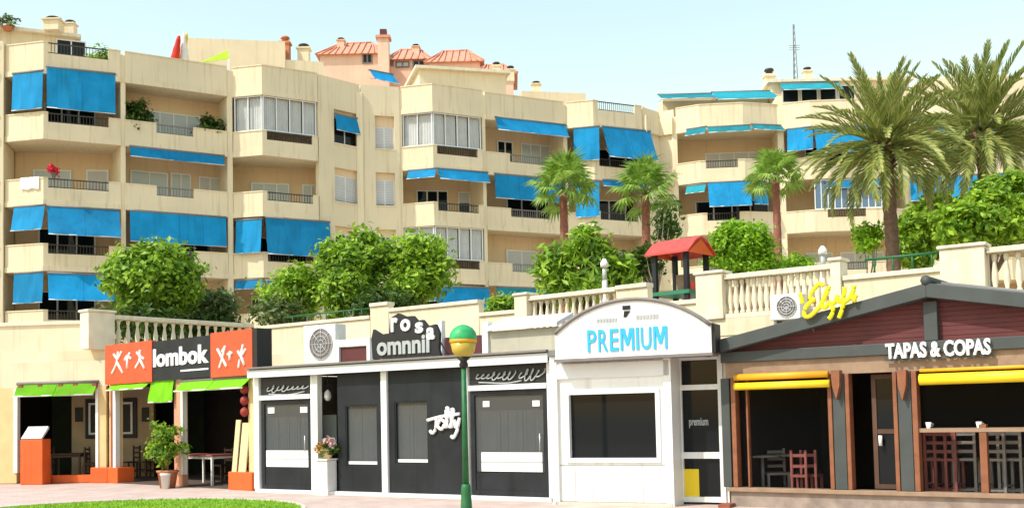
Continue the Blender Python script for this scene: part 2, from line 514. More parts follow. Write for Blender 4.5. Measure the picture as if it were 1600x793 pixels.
def strokes(mb, fr, lines, v, r, seg=6):
    for ln in lines:
        pts = []
        for x, y in ln:
            u, z = fr.pix(x, y, v); pts.append(fr.P(u, v, z))
        # smooth the survey points a little
        if len(pts) > 2:
            q = []
            for i in range(len(pts) - 1):
                p0 = pts[max(i - 1, 0)]; p1 = pts[i]; p2 = pts[i + 1]; p3 = pts[min(i + 2, len(pts) - 1)]
                for k in range(4):
                    t = k / 4
                    q.append(0.5 * ((2 * p1) + (p2 - p0) * t + (2 * p0 - 5 * p1 + 4 * p2 - p3) * t * t + (3 * p1 - p0 - 3 * p2 + p3) * t ** 3))
            q.append(pts[-1]); pts = q
        mb.tube(pts, r, seg)
    return mb

# ------------------------------------------------------------------ ground, pavement, lawn, terrace
def sheet(name, poly, z, mat):
    mb = MB(); mb.face([(x, y, z) for x, y in poly])
    o = mb.build(name, mat); tag(o, kind='structure'); return o
sheet('ground', [(-600, -300), (600, -300), (600, 900), (-600, 900)], -0.02, 'ground_earth')
sheet('pavement', [(-40, -5), (25, -5), (25, 40), (-40, 40)], 0.0, 'pavement')

LAWN_C = (-7.2, 18.9)
def lawn_edge(t):
    a, b = 3.45, 3.45
    x, y = a * math.cos(t), b * math.sin(t)
    r = R(14)
    return (LAWN_C[0] + x * math.cos(r) - y * math.sin(r), LAWN_C[1] + x * math.sin(r) + y * math.cos(r))
LP = [lawn_edge(2 * math.pi * k / 72) for k in range(72)]
mb = MB(); mb.prism(LP, -0.01, 0.03); tag(mb.build('lawn', 'lawn'), kind='structure')
kb = MB()
cxl, cyl = LAWN_C
for k in range(72):
    a, b = LP[k], LP[(k + 1) % 72]
    oa = (cxl + (a[0] - cxl) * 1.02, cyl + (a[1] - cyl) * 1.02); ob = (cxl + (b[0] - cxl) * 1.02, cyl + (b[1] - cyl) * 1.02)
    kb.hexa([(*a, 0.0), (*oa, 0.0), (*ob, 0.0), (*b, 0.0), (*a, 0.05), (*oa, 0.05), (*ob, 0.05), (*b, 0.05)])
tag(kb.build('lawn_kerb', 'kerb_stone'), kind='structure')
rg = np.random.default_rng(3)
V, F = [], []
while len(F) < 9000:
    x, y = rg.uniform(-11, -3.3), rg.uniform(17.0, 22.7)
    dx, dy = x - cxl, y - cyl
    r = R(14)
    lx, ly = dx * math.cos(r) + dy * math.sin(r), -dx * math.sin(r) + dy * math.cos(r)
    if (lx / 3.45) ** 2 + (ly / 3.45) ** 2 > 0.995: continue
    h = rg.uniform(0.02, 0.055); a = rg.uniform(0, 6.28); w = 0.012
    i = len(V)
    V += [(x - w * math.cos(a), y - w * math.sin(a), 0.03), (x + w * math.cos(a), y + w * math.sin(a), 0.03), (x + rg.normal(0, .025), y + rg.normal(0, .025), 0.03 + h)]
    F.append((i, i + 1, i + 2))
gb = MB(); gb.add(V, F)
tag(gb.build('grass', 'grass_blade'), 'bright green mown grass of the round lawn', 'grass', kind='stuff')

TZ, TOP = 3.5, 4.6
TW = [(-40, 32), (-15.8, 30.35), (-11.2, 29.9), (-8.0, 34.0), (0.33, 27.8), (4.55, 24.2), (9.06, 20.8), (16.0, 15.9)]
mb = MB(); mb.prism(TW + [(60, 15), (60, 90), (-60, 90), (-60, 32)], TZ - 0.25, TZ)
tag(mb.build('terrace', 'terrace_floor'), kind='structure')
mb = MB(); strip(mb, TW[3:], 0.0, -0.3, 0.0, TZ - 0.25)
strip(mb, TW[:4], 0.0, -0.3, 2.72, TZ - 0.25)
strip(mb, TW[3:], 0.02, -0.3, TZ - 0.25, TZ + 0.12)
strip(mb, TW[:4], 0.02, -0.3, TZ - 0.25, TZ + 0.12)
tag(mb.build('retaining_wall', 'terrace_plaster'), 'cream plastered retaining wall holding up the garden terrace', 'wall')
FT = [Fr(a, b) for a, b in zip(TW[:-1], TW[1:])]

def solid_parapet(fr, ua, ub, label, z1=TOP, parts=True):
    t = empty('parapet_wall', fr.P((ua + ub) / 2, -0.15, TZ + 0.12), label, 'wall')
    MB().fbox(fr, ua, ub, -0.22, 0.0, TZ + 0.12, z1 - 0.1).build('wall', 'terrace_plaster', t)
    MB().fbox(fr, ua, ub, -0.27, 0.05, z1 - 0.1, z1).build('coping', 'stone_cream', t, bevel=0.012)
    return t

BAL = None
def baluster_mesh():
    global BAL
    if BAL is None:
        m = MB()
        m.lathe([(0.055, 0.0), (0.055, 0.06), (0.035, 0.10), (0.07, 0.28), (0.062, 0.42), (0.032, 0.62), (0.05, 0.70), (0.055, 0.72), (0.055, 0.80)], seg=8)
        BAL = m.mesh('baluster', 'stone_cream')
    return BAL

def balustrade(fr, ua, ub, newels, label, n=None, z0=TZ + 0.12, z1=TOP):
    t = empty('balustrade', fr.P((ua + ub) / 2, -0.15, z0), label, 'balustrade', 'balustrades along the terrace edge')
    MB().fbox(fr, ua, ub, -0.28, 0.02, z0, z0 + 0.10).build('base_rail', 'stone_cream', t, bevel=0.01)
    MB().fbox(fr, ua, ub, -0.28, 0.03, z1 - 0.11, z1).build('top_rail', 'stone_cream', t, bevel=0.015)
    n = n or int((ub - ua) / 0.20)
    h = (z1 - 0.11) - (z0 + 0.10)
    for k in range(n):
        u = ua + (ub - ua) * (k + 0.5) / n
        o = link('baluster', baluster_mesh(), t, fr.P(u, -0.13, z0 + 0.10))
        o.scale = (1, 1, h / 0.80)
    for a, b in newels:
        o = MB().fbox(fr, a, b, -0.34, 0.09, z0, z1 + 0.04).build('newel_post', 'stone_cream', t, bevel=0.02)
        MB().fbox(fr, a - 0.04, b + 0.04, -0.38, 0.13, z1 + 0.04, z1 + 0.11).build('cap', 'stone_cream', o, bevel=0.02)
    return t

f_l0, f_l1, f_l2, f_mid, f_r1, f_r2, f_r3 = FT
ua, ub = f_l1.pix(40, 500)[0], f_l1.pix(150, 500)[0]
solid_parapet(f_l1, 0.0, ub, 'cream parapet wall above the awning opening with the menu stand', 4.45)
na, nb = f_l1.pix(148, 500)[0], f_l1.L
balustrade(f_l2, 0.05, f_l2.L - 0.1, [(-0.55, 0.25)], 'cream balustrade behind the orange restaurant signboards', 17)
u0 = f_mid.pix(415, 500)[0]; u1 = f_mid.pix(578, 500)[0]; u2 = f_mid.pix(607, 500)[0]; u3 = f_mid.pix(748, 490)[0]
u4 = f_mid.pix(808, 480)[0]
solid_parapet(f_mid, 0.15, u1, 'cream parapet wall behind the air conditioning unit', 4.52)
solid_parapet(f_mid, u1 + 0.02, u2, 'short cream pillar rising beside the black rooftop sign', 4.86)
solid_parapet(f_mid, u2 + 0.02, u3, 'cream parapet wall behind the lantern with a green dome', 4.66)
solid_parapet(f_mid, u3 + 0.02, u4 - 0.05, 'low cream parapet wall behind the beige rooftop screen', 4.30)
ue = f_r1.pix(962, 470)[0]; uf = f_r1.pix(1012, 470)[0]; ug = f_r1.pix(1098, 450)[0]
balustrade(f_r1, 0.15, ue, [(-0.25, 0.17)], 'cream balustrade above the arched white shop sign', 13)
solid_parapet(f_r1, ue + 0.02, uf, 'low cream block at the end of the balusters beside the play house', 4.62)
solid_parapet(f_r1, uf + 0.02, ug, 'low cream parapet wall in front of the red roofed play house', 4.12)
uh = f_r2.pix(1140, 450)[0]; ui = f_r2.pix(1300, 440)[0]; uj = f_r2.pix(1478, 420)[0]; uk = f_r2.pix(1530, 420)[0]
balustrade(f_r2, 0.25, ui, [(-0.42, 0.24), (ui, ui + 0.22)], 'cream balustrade behind the yellow script sign', 17)
solid_parapet(f_r2, ui + 0.24, uj - 0.02, 'cream parapet wall below the tall palm trunk', 4.32)
balustrade(f_r3, 0.1, 5.0, [(-0.75, 0.08)], 'cream balustrade above the black bar roof ridge', 23)

# ------------------------------------------------------------------ apartment building
ZB = [5.40 + 2.93 * k for k in range(5)]          # slab undersides; last one is the roof terrace
G = {
 'R0': [(-28.5, 45.6), (-22.62, 47.75)],
 'B1': [(-22.4, 47.95), (-20.5, 47.5), (-17.6, 48.95)],
 'R1': [(-17.45, 49.05), (-13.42, 51.5)],
 'B2': [(-13.2, 51.7), (-11.7, 51.35), (-9.3, 52.8)],
 'W1': [(-9.2, 52.95), (-7.55, 54.65), (-5.6, 55.25)],
 'B3': [(-5.45, 55.35), (-3.8, 54.9), (-1.3, 56.2)],
 'R2': [(-1.15, 56.55), (3.1, 58.7)],
 'B4': [(3.25, 58.8), (4.7, 58.45), (7.5, 59.8)],
}
GW = {
 'C1': [(7.65, 60.0), (8.6, 61.0), (9.35, 60.6)],
 'B5': [(9.5, 60.45), (10.7, 59.8), (13.1, 59.55), (15.15, 60.1)],
 'B6': [(15.4, 60.0), (16.8, 59.5), (20.6, 59.3), (22.1, 59.9)],
 'B7': [(22.35, 59.8), (23.7, 59.25), (27.4, 59.05), (29.0, 59.7)],
 'B8': [(29.25, 59.6), (30.6, 59.05), (34.4, 58.9), (36.0, 59.5)],
}
bl = empty('apartment_building', (-7, 58, TZ), 'long cream apartment block with stepped bays and pairs of blue awnings', 'building', 'apartment blocks behind the terrace')
bw = empty('apartment_building', (20, 64, TZ), 'cream apartment wing with rounded balconies behind the tall palms', 'building', 'apartment blocks behind the terrace')

FR = {}
def chord(pts): return Fr(pts[0], pts[-1])
SLOT = {'B1': (0.06, 0.84), 'R1': (0.30, 0.66), 'B2': (0.08, 0.90), 'B3': (0.08, 0.90), 'R2': (0.30, 0.80), 'B4': (0.10, 0.86), 'R0': (0.3, 0.8),
        'B5': (0.12, 0.85), 'B6': (0.20, 0.75), 'B7': (0.2, 0.8), 'B8': (0.2, 0.8)}
DEEP = {'R': 1.55, 'B': 1.9, 'W': 0.28, 'C': 0.3}

def railing(fr, u0, u1, z0, z1, parent, mat, v=-0.07):
    m = MB()
    m.fbox(fr, u0, u1, v - 0.025, v + 0.025, z1 - 0.05, z1)
    m.fbox(fr, u0, u1, v - 0.015, v + 0.015, z0 + 0.03, z0 + 0.06)
    n = max(3, int((u1 - u0) / 0.13))
    for k in range(1, n):
        u = u0 + (u1 - u0) * k / n
        m.fbox(fr, u - 0.012, u + 0.012, v - 0.01, v + 0.01, z0 + 0.06, z1 - 0.05)
    return m.build('railing', mat, parent)

def group_build(key, pts, B, rooftop=1.42):
    P = [Vector(p) for p in pts]
    ch = chord(pts); FR[key + 'c'] = ch
    for i in range(len(pts) - 1): FR[key + str(i)] = Fr(pts[i], pts[i + 1])
    si = 1 if len(pts) > 2 else 0             # the segment that carries the slot
    FR[key] = FR[key + str(si)]
    d = DEEP[key[0]]
    if key[0] in 'WC': return ch, d
    MB().fbox(ch, -0.02, ch.L + 0.02, -d - 0.25, -d, TZ, ZB[4] + 0.2).build('back_wall', 'plaster_back', B)
    for k, zb in enumerate(ZB):
        top = zb + (rooftop if k == 4 else 1.18)
        low = zb + (0.78 if k < 4 else 0.95)
        mb = MB()
        inner = [ch.P(ch.L, -d - 0.02, 0).xy, ch.P(0, -d - 0.02, 0).xy]
        mb.prism([tuple(p) for p in offset_poly(pts, -0.05)] + [tuple(p) for p in inner], zb + 0.015, zb + 0.235)
        strip(mb, pts, 0.0, -0.14, zb + 0.24, low)
        strip(mb, pts, 0.035, -0.14, zb, zb + 0.24)
        s0, s1 = SLOT[key]
        if k == 4 and key in ('B2', 'B3', 'R1', 'R2', 'B5', 'B6', 'B7', 'B8'): s0 = s1 = None
        if s0 is None:
            strip(mb, pts, 0.0, -0.14, low, top)
            strip(mb, pts, 0.03, -0.17, top, top + 0.05)
        else:
            a, b = P[si], P[si + 1]
            q0, q1 = a + (b - a) * s0, a + (b - a) * s1
            for sub in (P[:si + 1] + [q0], [q1] + P[si + 1:]):
                strip(mb, sub, 0.0, -0.14, low, top); strip(mb, sub, 0.03, -0.17, top, top + 0.05)
        o = mb.build('balcony', 'plaster', B)
        if s0 is not None:
            f = FR[key]
            railing(f, s0 * f.L, s1 * f.L, low, top + 0.03, o, 'rail_grey' if key[0] == 'R' else 'dark_metal')
    return ch, d

for k_, p_ in G.items(): group_build(k_, p_, bl)
for k_, p_ in GW.items(): group_build(k_, p_, bw)

# party walls / piers between the groups
def pier(f, u, w, v0, v1, B, z1=None, z0=TZ):
    return MB().fbox(f, u - w / 2, u + w / 2, v0, v1, z0, z1 or ZB[4] + 1.3).build('pier', 'plaster_pier', B, bevel=0.02)
def pier_at(p, fr, w, dep, B, z1=None, out=0.0):
    u = (Vector(p) - fr.A).dot(fr.U)
    v = (Vector(p) - fr.A).dot(fr.N)
    return pier(fr, u, w, v - dep, v + out, B, z1)
pier_at((-22.52, 47.78), FR['B1c'], 0.24, 2.0, bl, ZB[4] + 1.6, 0.0)
pier_at((-17.52, 49.05), FR['R1'], 0.22, 1.9, bl, None, -0.02)
pier_at((-13.31, 51.6), FR['R1'], 0.26, 1.9, bl, None, 0.0)
pier_at((-9.27, 53.0), FR['B2c'], 0.18, 1.9, bl, None, -0.1)
pier_at((-7.5, 54.62), FR['W11'], 0.32, 0.5, bl, ZB[4] + 1.0, 0.06)
pier_at((-5.52, 55.3), FR['B3c'], 0.24, 1.9, bl, None, -0.02)
pier_at((-1.22, 56.5), FR['R2'], 0.2, 1.9, bl, None, -0.02)
pier_at((3.17, 58.78), FR['R2'], 0.26, 1.9, bl, None, 0.0)
pier_at((7.58, 60.0), FR['B4c'], 0.24, 2.2, bl, ZB[4] + 1.5, 0.0)
pier_at((9.42, 60.55), FR['B5c'], 0.3, 2.2, bw, ZB[4] + 1.0, 0.0)
pier_at((15.28, 60.1), FR['B5c'], 0.35, 2.2, bw, ZB[4] + 1.9, 0.02)
pier_at((22.22, 59.95), FR['B6c'], 0.35, 2.2, bw, ZB[4] + 1.5, 0.02)
pier_at((29.12, 59.7), FR['B7c'], 0.35, 2.2, bw, ZB[4] + 1.5, 0.02)
pier_at((36.1, 59.6), FR['B8c'], 0.35, 2.2, bw, ZB[4] + 1.5, 0.02)

# solid window strip W1
for si, (wx0, wx1) in ((0, (522, 562)), (1, (586, 616))):
    f = FR['W1%d' % si]
    a, b = f.pix(wx0, 200)[0], f.pix(wx1, 200)[0]
    holes = [(a, b, zb + 1.10, zb + 2.80) for zb in ZB[:4]]
    m = MB(); wall_open(m, f, -0.1 if si == 0 else 0.12, f.L + (0.0 if si == 0 else 0.08), TZ, ZB[4] + 1.42, -0.28, 0.0, holes)
    o = m.build('window_wall', 'plaster', bl)
    for k, zb in enumerate(ZB[:4]):
        window(f, a, b, zb + 1.10, zb + 2.80 - (0.55 if si == 1 and k == 3 else 0.35), -0.20, bl, 'glass_dark', 1, 0.05, 0.0 if (si == 0 and k in (3, 1)) else 0.93)
        m = MB().fbox(f, a, b, -0.27, -0.18, zb + 2.25 if (si == 1 and k == 3) else zb + 2.45, zb + 2.80).build('shutter_box', 'plaster_back', bl)
        MB().fbox(f, a - 0.04, b + 0.04, -0.2, 0.05, zb + 1.04, zb + 1.10).build('sill', 'stone_cream', bl)
for si in (0, 1):
    f = FR['C1%d' % si]
    m = MB().fbox(f, -0.1, f.L + 0.05, -0.3, 0.0, TZ, ZB[4] + 1.42)
    m.build('corner_wall', 'plaster', bw)
for zb in ZB:
    m = MB(); strip(m, [(7.72, 59.85), (8.62, 60.82), (9.3, 60.45)], 0.05, -0.25, zb, zb + 0.95); m.build('wall_band', 'plaster', bw)

# roof slabs and body
def body(grp, B, back):
    pts = []
    for k, p in grp.items():
        c = FR[k + 'c']; d = DEEP[k[0]]
        pts += [tuple(c.P(0, -d - 0.3, 0).xy), tuple(c.P(c.L, -d - 0.3, 0).xy)]
    poly = pts + back
    MB().prism(poly, ZB[4] - 0.05, ZB[4] + 0.19).build('roof', 'terrace_floor', B)
    m = MB()
    for a, b in ((poly[len(pts) - 1], back[0]), (back[0], back[1]), (back[1], poly[0])):
        f = Fr(a, b); m.fbox(f, 0, f.L, -0.3, 0.0, TZ, ZB[4] - 0.05)
    m.build('side_wall', 'plaster', B)
body(G, bl, [(4.0, 70.0), (-33.0, 58.0)])
body(GW, bw, [(38.0, 71.0), (8.0, 71.0)])

# enclosed balconies with glazing and curtains
def glazed(key, segs, floor, B, npan=(2, 4), curtain='curtain'):
    zb = ZB[floor]
    z0, z1 = zb + 1.24, zb + 2.92
    for s, n in zip(segs, npan):
        f = FR[key + str(s)]
        o = frame_bars(f, 0.06, f.L - 0.06, z0, z1, -0.12, -0.06, 0.045, n - 1).build('glazing', 'white_alu', B)
        for k in range(n):
            a = 0.06 + (f.L - 0.12) * k / n; b = 0.06 + (f.L - 0.12) * (k + 1) / n
            MB().fbox(f, a + 0.03, b - 0.03, -0.1, -0.09, z0 + 0.03, z1 - 0.03).build('pane', 'glass_clear', o)
            m = MB(); nn = 18; V = []; F = []
            for i in range(nn + 1):
                u = a + 0.02 + (b - a - 0.04) * i / nn
                vv = -0.24 + 0.03 * math.sin(i * 1.9 + k)
                V += [f.P(u, vv, z0 + 0.02), f.P(u, vv, z1 - 0.03)]
            F = [(2 * i, 2 * i + 2, 2 * i + 3, 2 * i + 1) for i in range(nn)]
            m.add(V, F, True); m.build('curtain', curtain, o)
glazed('B2', (0, 1), 3, bl, (2, 4))
glazed('B3', (0, 1), 3, bl, (2, 4))
glazed('B3', (0, 1), 1, bl, (2, 4))

# windows and glass doors on the back walls
def bwin(key, floor, x0, x1, B, glass='glass_milky', mid=1, z0=0.25, z1=2.35, shutter=0.0, py=None):
    c = FR[key + 'c']; d = DEEP[key[0]]
    zb = ZB[floor]
    y = {3: 190, 2: 290, 1: 385, 0: 470}[floor]
    a, b = c.pix(x0, y, -d)[0], c.pix(x1, y, -d)[0]
    window(c, a, b, zb + z0, zb + z1, -d + 0.08, B, glass, mid, 0.07, shutter)
for fl in range(4):
    bwin('R0', fl, -60, 2, bl, 'glass_dark', 2)
bwin('B1', 3, 70, 150, bl, 'glass_dark', 2)
bwin('B1', 2, 52, 112, bl, 'glass_milky', 1, 0.25, 2.15); bwin('B1', 2, 135, 170, bl, 'glass_dark', 0, 1.0, 2.2, 0.9)
bwin('B1', 1, 60, 150, bl, 'glass_dark', 2); bwin('B1', 0, 60, 150, bl, 'glass_dark', 2)
bwin('R1', 3, 228, 312, bl, 'glass_milky', 3, 0.25, 2.2); bwin('R1', 2, 203, 262, bl, 'glass_milky', 1, 0.9, 2.2); bwin('R1', 2, 266, 298, bl, 'glass_milky', 1, 0.25, 2.25)
bwin('R1', 2, 310, 345, bl, 'glass_milky', 1, 0.9, 2.2, 0.6); bwin('R1', 1, 220, 330, bl, 'glass_dark', 3); bwin('R1', 0, 220, 330, bl, 'glass_dark', 3)
bwin('B2', 2, 392, 452, bl, 'glass_milky', 2, 0.25, 2.15); bwin('B2', 2, 472, 500, bl, 'glass_milky', 1, 0.25, 2.15)
for fl in (1, 0): bwin('B2', fl, 392, 480, bl, 'glass_dark', 2)
bwin('B3', 2, 650, 700, bl, 'glass_dark', 2); bwin('B3', 2, 715, 752, bl, 'glass_dark', 1, 0.25, 2.3, 0.3); bwin('B3', 0, 660, 740, bl, 'glass_dark', 2)
bwin('R2', 3, 775, 800, bl, 'glass_dark', 1, 0.9, 2.3); bwin('R2', 3, 812, 872, bl, 'glass_milky', 3, 0.25, 2.3)
bwin('R2', 2, 790, 860, bl, 'glass_dark', 2); bwin('R2', 1, 790, 838, bl, 'glass_milky', 1, 0.8, 2.2, 0.5); bwin('R2', 1, 845, 872, bl, 'glass_dark', 0, 0.25, 2.2); bwin('R2', 0, 790, 860, bl, 'glass_dark', 2)
for fl in range(4): bwin('B4', fl, 925, 1000, bl, 'glass_dark', 2)
bwin('B5', 3, 1100, 1190, bw, 'glass_milky', 3, 0.25, 2.2, 0.75); bwin('B5', 2, 1085, 1200, bw, 'glass_dark', 3); bwin('B5', 1, 1090, 1200, bw, 'glass_milky', 3, 0.25, 2.2, 0.4)
bwin('B6', 3, 1255, 1385, bw, 'glass_dark', 3); bwin('B6', 1, 1258, 1300, bw, 'glass_milky', 1, 0.25, 2.1); bwin('B6', 1, 1312, 1380, bw, 'glass_milky', 2, 0.25, 2.1, 0.3)
for fl in (1, 2, 3):
    bwin('B7', fl, 1450, 1560, bw, 'glass_dark', 3)
    bwin('B8', fl, 1650, 1740, bw, 'glass_dark', 3)
# blue tinted glazing on the wing's third floor
f = FR['B6']
o = frame_bars(f, 0.1, f.L - 0.05, ZB[2] + 1.24, ZB[2] + 2.9, -0.12, -0.06, 0.05, 9).build('glazing', 'white_alu', bw)
for k in range(10):
    a = 0.1 + (f.L - 0.15) * k / 10; b = 0.1 + (f.L - 0.15) * (k + 1) / 10
    MB().fbox(f, a + 0.03, b - 0.03, -0.1, -0.09, ZB[2] + 1.27, ZB[2] + 2.87).build('pane', 'glass_blue', o)

# awnings: (plane, x0, y top, x1, y bottom, projection, cloth)
AW = [
 ('B10', 20, 113, 67, 170, 0.08, 'awning_blue'), ('B1', 73, 110, 180, 172, 0.10, 'awning_blue'),
 ('B10', 22, 322, 70, 358, 0.25, 'awning_blue'), ('B1', 74, 325, 186, 367, 0.75, 'awning_blue'),
 ('B10', 22, 426, 68, 472, 0.10, 'awning_blue'), ('B1', 75, 428, 182, 468, 0.45, 'awning_blue'),
 ('R1', 203, 236, 350, 250, 0.12, 'awning_blue'), ('R1', 203, 334, 353, 380, 0.08, 'awning_blue'),
 ('B20', 369, 343, 409, 394, 0.15, 'awning_blue'), ('B2', 415, 343, 515, 398, 0.30, 'awning_blue'),
 ('B20', 369, 437, 411, 450, 0.15, 'awning_blue'), ('B2', 415, 440, 505, 452, 0.15, 'awning_blue'),
 ('W10', 524, 182, 561, 205, 0.12, 'awning_blue'),
 ('B30', 638, 265, 682, 277, 0.30, 'awning_blue'), ('B3', 684, 266, 762, 281, 0.30, 'awning_blue'),
 ('B30', 640, 448, 682, 470, 0.1, 'awning_blue'), ('B3', 684, 448, 764, 482, 0.10, 'awning_blue'),
 ('R2', 774, 189, 884, 207, 0.35, 'awning_blue'), ('R2', 773, 276, 882, 312, 0.08, 'awning_blue'), ('R2', 776, 450, 880, 462, 0.1, 'awning_teal'),
 ('B40', 896, 199, 936, 250, 0.10, 'awning_blue'), ('B4', 941, 201, 1016, 246, 0.75, 'awning_blue'),
 ('B40', 899, 284, 936, 338, 0.10, 'awning_blue'), ('B4', 942, 283, 1010, 292, 0.1, 'awning_blue'),
 ('B50', 1073, 200, 1104, 209, 0.35, 'awning_teal'), ('B51', 1106, 197, 1172, 205, 0.45, 'awning_teal'), ('B52', 1174, 195, 1222, 202, 0.35, 'awning_teal'),
 ('B50', 1073, 289, 1103, 300, 0.30, 'awning_teal'), ('B51', 1106, 284, 1172, 321, 0.65, 'awning_blue'), ('B52', 1174, 283, 1196, 318, 0.3, 'awning_blue'),
 ('B60', 1230, 200, 1270, 234, 0.40, 'awning_blue'), ('B61', 1272, 198, 1385, 236, 0.55, 'awning_blue'),
 ('B61', 1290, 281, 1384, 292, 0.1, 'awning_blue'),
 ('B70', 1422, 274, 1462, 312, 0.2, 'awning_blue'), ('B71', 1464, 273, 1570, 312, 0.3, 'awning_blue'), ('B71', 1464, 190, 1570, 222, 0.5, 'awning_blue'),
]
for key, x0, yt, x1, yb, pr, mt in AW:
    awning(FR[key], x0, yt, x1, yb, bw if key[:2] in ('B5', 'B6', 'B7') else bl, pr, mt)

# --- roof level: set-back storeys, terrace awnings, chimneys, mast
def rooftop(name, px0, px1, ytop, Y, B, mat, ang=0.0, depth=4.0, z0=ZB[4] + 0.19, cap=None):
    a = spot(px0, ytop, Y); b = spot(px1, ytop, Y + (px1 - px0) / FPX * Y * math.tan(ang))
    f = Fr((a.x, a.y), (b.x, b.y))
    zt = (a.z + b.z) / 2
    o = MB().fbox(f, 0, f.L, -depth, 0, z0, zt).build(name, mat, B)
    if cap: MB().fbox(f, -0.25, f.L + 0.25, -depth - 0.2, 0.25, zt, zt + 0.16).build('roof_edge', cap, o)
    return f, zt, o
f, zt, o = rooftop('penthouse', -60, 118, 50, 51.5, bl, 'plaster', R(22), 5.0, cap='stone_cream')
window(f, 4.2, 5.6, ZB[4] + 1.3, zt - 0.12, 0.05, bl, 'glass_dark', 1)
f, zt, o = rooftop('penthouse', 285, 445, 62, 56.0, bl, 'cream_far', R(10), 5.0)
f, zt, o = rooftop('penthouse', 440, 505, 95, 57.0, bl, 'cream_far', R(15), 4.0)
f, zt, o = rooftop('penthouse', 655, 790, 112, 60.5, bl, 'cream_far', R(15), 4.0, cap='stone_cream')
f, zt, o = rooftop('penthouse', 815, 915, 144, 63.0, bl, 'cream_far', R(12), 4.0)
f, zt, o = rooftop('penthouse', 1205, 1420, 128, 63.0, bw, 'cream_far', 0.0, 5.0, cap='stone_cream')
for k in range(4): window(f, 0.6 + k * 1.1, 1.6 + k * 1.1, zt - 1.2, zt - 0.2, 0.05, bw, 'glass_dark', 0)
awning(f, 1218, 130, 1310, 139, bw, 0.9, 'awning_teal', 0.2)
f, zt, o = rooftop('penthouse', 1440, 1640, 120, 64.0, bw, 'cream_far', 0.0, 5.0)
f, zt, o = rooftop('penthouse', 1035, 1200, 150, 63.5, bw, 'cream_far', 0.0, 4.0)
awning(f, 1028, 147, 1112, 153, bw, 1.6, 'awning_teal', 0.2)
awning(f, 1112, 143, 1206, 154, bw, 1.8, 'awning_teal', 0.2)
# small blue awning over the roof terrace by the window strip
fq = Fr(tuple(spot(600, 110, 58).xy), tuple(spot(640, 110, 59).xy))
MB().fbox(fq, -0.8, 2.6, -2.5, -0.2, ZB[4] + 0.19, ZB[4] + 2.1).build('penthouse', 'cream_far', bl)
awning(fq, 577, 113, 614, 125, bl, 0.7)

def chimney(px, ybot, ytop, Y, w, label, mat='cream_far', pot='dark_metal'):
    a, b = spot(px, ybot, Y), spot(px, ytop, Y)
    t = empty('chimney', (a.x, a.y, a.z), label, 'chimney', 'chimneys and vents on the roofs')
    h = b.z - a.z
    MB().box((a.x, a.y, a.z + h * 0.35), (w, w, h * 0.7)).build('stack', mat, t)
    MB().box((a.x, a.y, a.z + h * 0.74), (w * 1.25, w * 1.25, h * 0.08)).build('collar', mat, t)
    MB().lathe([(w * 0.36, h * 0.78), (w * 0.36, h * 0.93), (w * 0.52, h * 0.93), (w * 0.42, h)], (a.x, a.y, a.z), 10).build('pot', pot, t)
    return t
chimney(84, 50, 28, 53, 0.75, 'dark capped chimney on the set-back storey above the twin blue awnings')
chimney(110, 55, 33, 54, 0.5, 'slimmer dark capped chimney beside the pair above the twin blue awnings')
chimney(446, 98, 58, 58.5, 0.5, 'brown potted chimney beside the plain cream set-back storey', 'terracotta', 'terracotta')
chimney(475, 98, 70, 59, 0.6, 'low dark vent chimney next to the pink house with tiled roofs')
chimney(776, 122, 98, 64, 0.45, 'grey capped flue beyond the pink house on its low tiled side')
chimney(798, 128, 104, 65, 0.45, 'dark capped flue past the end of the pink house')
chimney(838, 146, 128, 64, 0.5, 'small cream vent on the block roof near the stepped corner')
chimney(1203, 152, 108, 66, 0.6, 'dark capped chimney on the wing where its roof storey begins')
chimney(1262, 130, 106, 66, 0.5, 'dark capped chimney beside the lattice mast')

# lattice mast
base = spot(1243, 128, 70)
t = empty('antenna_mast', base, 'thin lattice antenna mast standing on the wing roof', 'antenna')
topz = spot(1243, 38, 70).z
m = MB()
for dx, dy in ((-.14, -.1), (.14, -.1), (0, .14)):
    m.tube([(base.x + dx, base.y + dy, base.z), (base.x + dx * .3, base.y + dy * .3, topz)], 0.022, 5)
m.build('leg_frame', 'rail_grey', t)
m = MB(); n = 9
for k in range(n):
    za = base.z + (topz - base.z) * k / n; zb_ = base.z + (topz - base.z) * (k + 1) / n
    ka, kb_ = 1 - .7 * k / n, 1 - .7 * (k + 1) / n
    c = [(-.14, -.1), (.14, -.1), (0, .14)]
    for i in range(3):
        p, q = c[i], c[(i + 1) % 3]
        m.tube([(base.x + p[0] * ka, base.y + p[1] * ka, za), (base.x + q[0] * kb_, base.y + q[1] * kb_, zb_)], 0.012, 4)
m.build('bracing', 'rail_grey', t)
m = MB(); zz = spot(1243, 78, 70).z
for k in range(3): m.tube([(base.x - .35, base.y, zz + .14 * k), (base.x + .35, base.y, zz + .14 * k)], 0.015, 4)
m.build('aerial', 'rail_grey', t)

